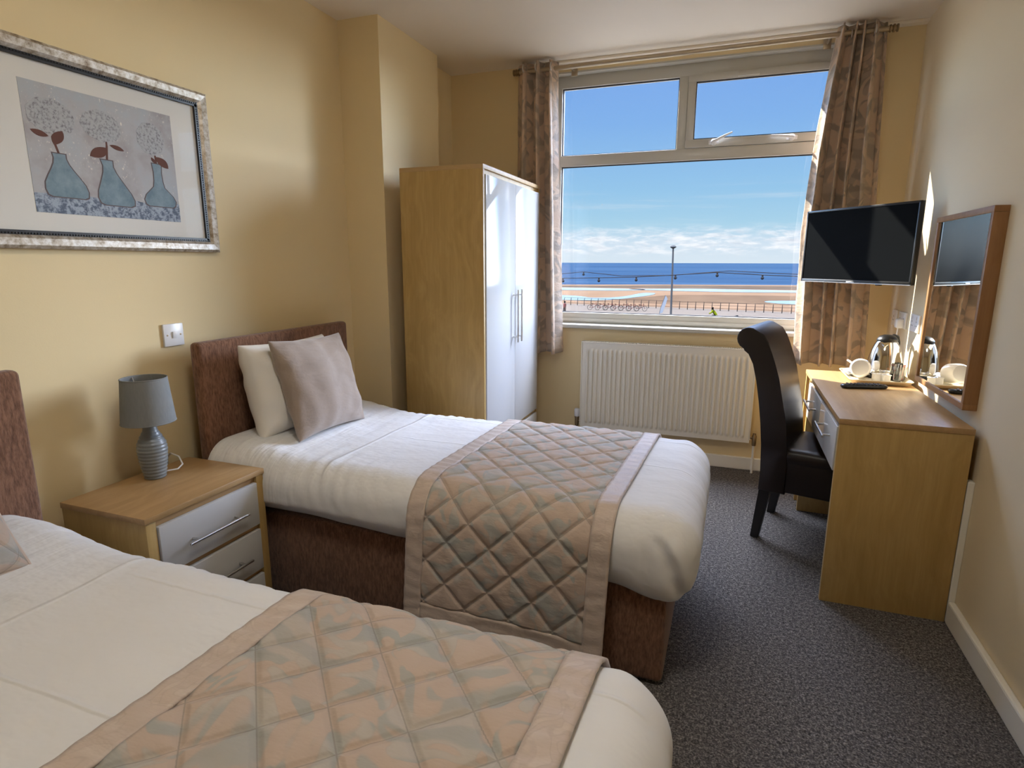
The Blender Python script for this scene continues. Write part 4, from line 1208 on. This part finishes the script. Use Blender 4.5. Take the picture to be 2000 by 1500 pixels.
ground_poly('sand_damp', smooth_poly([(-140, 224), (-52, 231), (-41, 243), (-20, 254), (24, 263), (120, 272), (120, 236), (26, 230), (0, 225), (-22, 222), (-40, 218), (-140, 212)]), -7.66, WETS)
ground_poly('sand_rippled', smooth_poly([(-29, 148), (-22, 161), (-17, 176), (-3.3, 182), (17, 184), (60, 190), (60, 172), (18, 166), (7, 155), (10, 146), (-11, 141), (-23, 142)]), -7.66, BROWN)
ground_poly('water_channel', smooth_poly([(-36, 210), (-26, 216), (-13, 223), (4, 222), (20, 221), (90, 224), (90, 205), (19, 206), (4, 200), (-16, 201), (-28, 204)]), -7.61, WATER)
ground_poly('water_shallow', smooth_poly([(-100, 208), (-60, 212), (-48, 214), (-32, 212), (-27, 209), (-30, 198), (-43, 193), (-100, 190)]), -7.61, WATER)
ground_poly('water_hook', smooth_poly([(-90, 160), (-47, 163), (-38.6, 160), (-33.9, 151), (-27, 160), (-26, 185), (-21.5, 186), (-21, 173), (-23.8, 160), (-27, 147), (-33, 140), (-90, 142)]), -7.61, WATER)
ground_poly('water_pool', smooth_poly([(6.6, 153), (10, 159.5), (50, 172), (50, 140), (16, 145), (10, 147)]), -7.61, WATER)

GREYMETAL = simple('galvanised grey paint', (.026, .0255, .025), .6, spec=0)
RAILM = simple('weathered railing paint', (.011, .009, .008), .7, spec=0)
def build_outside():
    a, b2 = Vector((-24, 88.2, -5)), Vector((9.5, 83.4, -5)); n = 31
    r = thing('promenade_railing', 'curved post railing along the promenade edge beyond the window', 'railing', (a+b2)/2)
    d = (b2-a)/n; out = Vector((0, 1, 0))
    for k in range(n+1):
        p = a+d*k; b = newbm()
        add_tube(b, [p, p+Vector((0, -.02, .5)), p+out*.06+Vector((0, 0, .85)), p+out*.25+Vector((0, 0, 1.1))], [.055, .05, .045, .035], 8); obj('post', b, RAILM, r)
    for hgt, oy in ((.32, 0), (.72, .03), (1.08, .24)):
        b = newbm(); add_tube(b, [a+Vector((0, oy, hgt)), b2+Vector((0, oy, hgt))], .020, 6); obj('rail', b, RAILM, r)
    l = thing('street_lamp', 'tall slim grey lamp post on the promenade beyond the window', 'lamp post', (-3.78, 42, -5))
    b = newbm(); add_tube(b, [(-3.78, 42, -5), (-3.80, 42, -3.6), (-3.925, 42, 2.33)], [.10, .08, .055], 12); obj('post', b, GREYMETAL, l)
    b = newbm(); add_lathe(b, [(.05, -.10), (.09, -.08), (.20, -.01), (.21, .02), (.16, .08), (.08, .12), (0, .13)], (-3.927, 42, 2.37), 20); obj('lantern', b, GREYMETAL, l)
    BULB = simple('weathered bulb glass', (.010, .010, .0105), .4, spec=0)
    def festoon(lab, pts, bulbs):
        f = thing('festoon_cable', lab, 'string lights', pts[0])
        b = newbm(); P = []
        for p, q in zip(pts, pts[1:]):
            for k in range(6): P.append(Vector(p).lerp(Vector(q), k/6))
        P.append(Vector(pts[-1])); add_tube(b, P, .022, 6); obj('cable', b, RAILM, f)
        for e_ in (pts[0], pts[-1]):
            b = newbm(); add_tube(b, [(e_[0], e_[1], -5.02), (e_[0], e_[1], e_[2]+.05)], [.07, .045], 8); obj('support_pole', b, GREYMETAL, f)
        for p in bulbs:
            b = newbm(); add_lathe(b, [(.05, -.10), (.055, 0), (0, .02)], p, 10, mat=0); add_lathe(b, [(.05, -.10), (.10, -.17), (.085, -.25), (0, -.30)], p, 10, mat=1); obj('bulb', b, [RAILM, BULB], f)
    c1 = [(-20, 40, .05), (-12.5, 40, .16), (-11, 40, .27), (-8.5, 40, .33), (-6, 40, .41), (-3.5, 40, .57), (-.95, 40, .75), (1.7, 40, .62), (3.7, 40, .55), (9, 40, .50)]
    festoon('bulb string crossing in front of the sea, the lower nearer one', c1, c1[2:8])
    c2 = [(-22, 46, .1), (-14.3, 46, .31), (-12.9, 46, .45), (-11, 46, .62), (-8, 46, .34), (-4.4, 46, .42), (-.27, 46, .78), (4.3, 46, .57), (10, 46, .52)]
    festoon('thin bulb string farther out with a dip left of the lamp post', c2, [c2[2], c2[3]])
    FLAG = simple('white banner cloth', (.10, .10, .10), .9, spec=0)
    g = thing('feather_flag', 'white feather banner leaning on the promenade left of the lamp post', 'flag', (-8.0, 72, -5))
    b = newbm(); add_tube(b, [(-8.0, 72, -5), (-7.75, 72, -3.8), (-7.3, 72, -2.4)], .03, 6); obj('pole', b, GREYMETAL, g)
    b = newbm(); add_prism(b, [(-7.93, -4.6), (-7.55, -4.45), (-7.25, -3.6), (-7.05, -2.8), (-7.28, -2.4), (-7.6, -3.3)], 'xz', 71.98, 72.01); obj('banner', b, FLAG, g, smooth=False)
    # people
    HIVIS = simple('yellow hi-vis jacket', (.050, .056, .002), .8, spec=0); SKIN = simple('skin', (.016, .010, .008), .7, spec=0)
    DARK = simple('dark clothing', (.0022, .0024, .0032), .9, spec=0); RED = simple('red clothing', (.050, .014, .012), .8, spec=0); HAIR = simple('dark hair', (.0016, .0014, .0012), .8, spec=0)
    def person(lab, loc, top, low, pose, rz):
        p = thing('person', lab, 'person', loc, rz)
        V, E, Rr = [], [], []
        def v(c, r, link=None):
            V.append(c); Rr.append(r)
            if link is not None: E.append((link, len(V)-1))
            return len(V)-1
        lean = .30 if pose == 'ride' else .02
        z0 = .95
        pel = v((0, 0, z0), .14); ch = v((lean*.55, 0, z0+.26), .155, pel); sh = v((lean, 0, z0+.46), .13, ch); nk = v((lean*1.08, 0, z0+.57), .055, sh); hd = v((lean*1.2, 0, z0+.66), .085, nk); tp = v((lean*1.22, 0, z0+.78), .07, hd)
        for s in (-1, 1):
            e = v((lean, s*.19, z0+.44), .065, sh)
            if pose == 'ride':
                w = v((lean+.22, s*.24, z0+.24), .05, e); h = v((lean+.42, s*.24, z0+.14), .04, w)
                k = v((.30, s*.10, z0-.10-.12*(s+1)), .085, pel); f = v((.18, s*.11, z0-.52-.10*(s+1)), .055, k); v((.30, s*.11, z0-.56-.10*(s+1)), .04, f)
            else:
                w = v((.06*s, s*.24, z0+.18), .05, e); h = v((.14*s, s*.23, z0-.05), .04, w)
                k = v((.12*s, s*.09, z0-.45), .075, pel); f = v((.14*s-.05, s*.09, z0-.87), .05, k); v((.14*s+.12, s*.09, .04), .04, f)
        skin_mesh('body', V, E, Rr, low, p)
        b = newbm(); add_lathe(b, [(.15, 0), (.175, .08), (.185, .22), (.19, .40), (.16, .50), (.07, .54)], (0, 0, 0), 16)
        bmesh.ops.transform(b, matrix=Matrix.Translation((0, 0, z0+.0)) @ Matrix.Shear('XY', 4, (lean/.46, 0)), verts=b.verts)
        for s in (-1, 1):
            if pose == 'ride': add_tube(b, [(lean, s*.16, z0+.45), (lean+.22, s*.25, z0+.24), (lean+.36, s*.24, z0+.16)], [.085, .07, .055], 10)
            else: add_tube(b, [(0, s*.16, z0+.46), (.06*s, s*.25, z0+.18), (.12*s, s*.24, z0+.02)], [.085, .07, .055], 10)
        obj('jacket', b, top, p, local=True)
        b = newbm(); add_lathe(b, [(.0, -.10), (.06, -.09), (.085, -.02), (.09, .05), (.07, .11), (0, .13)], (lean*1.2, 0, z0+.70), 14); obj('head_cover', b, HAIR, p, local=True)
        return p
    person('cyclist in a yellow jacket riding along the promenade', (-1.40, 66, -5), HIVIS, DARK, 'ride', PI)
    person('person in dark clothes with a red top walking at the left window edge', (-18.98, 70, -5), RED, DARK, 'walk', .4)
    def bicycle(lab, loc, rz, m, group=None):
        k = thing('bicycle', lab, 'bicycle', loc, rz, group=group)
        for x in (-.52, .52):
            b = newbm(); add_tube(b, [(x+.33*math.cos(2*PI*t/24), 0, .34+.33*math.sin(2*PI*t/24)) for t in range(24)], .022, 6, closed=True)
            for t in range(6): add_tube(b, [(x, 0, .34), (x+.32*math.cos(PI*t/3), 0, .34+.32*math.sin(PI*t/3))], .006, 5)
            obj('wheel', b, DARK, k, local=True)
        b = newbm()
        for p, q in (((-.52, 0, .34), (-.08, 0, .30)), ((-.08, 0, .30), (-.18, 0, .84)), ((-.52, 0, .34), (-.17, 0, .76)), ((-.08, 0, .30), (.38, 0, .74)), ((-.16, 0, .76), (.37, 0, .82)), ((.52, 0, .34), (.36, 0, .92))): add_tube(b, [p, q], .024, 8)
        obj('frame', b, m, k, local=True)
        b = newbm(); add_tube(b, [(.30, -.26, .98), (.38, -.08, .94), (.38, .08, .94), (.30, .26, .98)], .018, 8); obj('handlebar', b, DARK, k, local=True)
        b = newbm(); add_box(b, -.30, -.06, -.07, .07, .84, .90, .03); obj('saddle', b, DARK, k, local=True)
        return k
    bicycle('bicycle ridden by the cyclist in the yellow jacket', (-1.40, 66, -5), PI, DARK)
    k0 = bicycle('leftmost bicycle parked against the promenade railing', (-17.6, 80, -5), .15, RED, 'bicycles parked by the railing')
    names = ['second', 'third', 'fourth', 'fifth', 'sixth', 'rightmost']
    for i in range(6): dup(k0, ((i+1)*1.05, .5*(i % 2), 0), (names[i]+' bicycle from the left parked against the promenade railing') if i < 5 else 'rightmost bicycle parked against the promenade railing', rz=.15+.3*((i*37) % 5-2)/4)
    s = thing('dog', 'small dark dog on the promenade right of the cyclist', 'dog', (.28, 70, -5), .2)
    V = [(-.28, 0, .42), (0, 0, .43), (.25, 0, .46), (.38, 0, .58), (.50, 0, .62), (.62, 0, .58), (-.42, 0, .55), (-.28, .09, .2), (-.30, .09, .03), (-.28, -.09, .2), (-.30, -.09, .03), (.24, .09, .2), (.24, .09, .03), (.24, -.09, .2), (.24, -.09, .03)]
    Ed = [(0, 1), (1, 2), (2, 3), (3, 4), (4, 5), (0, 6), (0, 7), (7, 8), (0, 9), (9, 10), (2, 11), (11, 12), (2, 13), (13, 14)]
    skin_mesh('body', V, Ed, [.11, .11, .13, .09, .09, .04, .02, .05, .03, .05, .03, .05, .03, .05, .03], DARK, s)
build_outside()
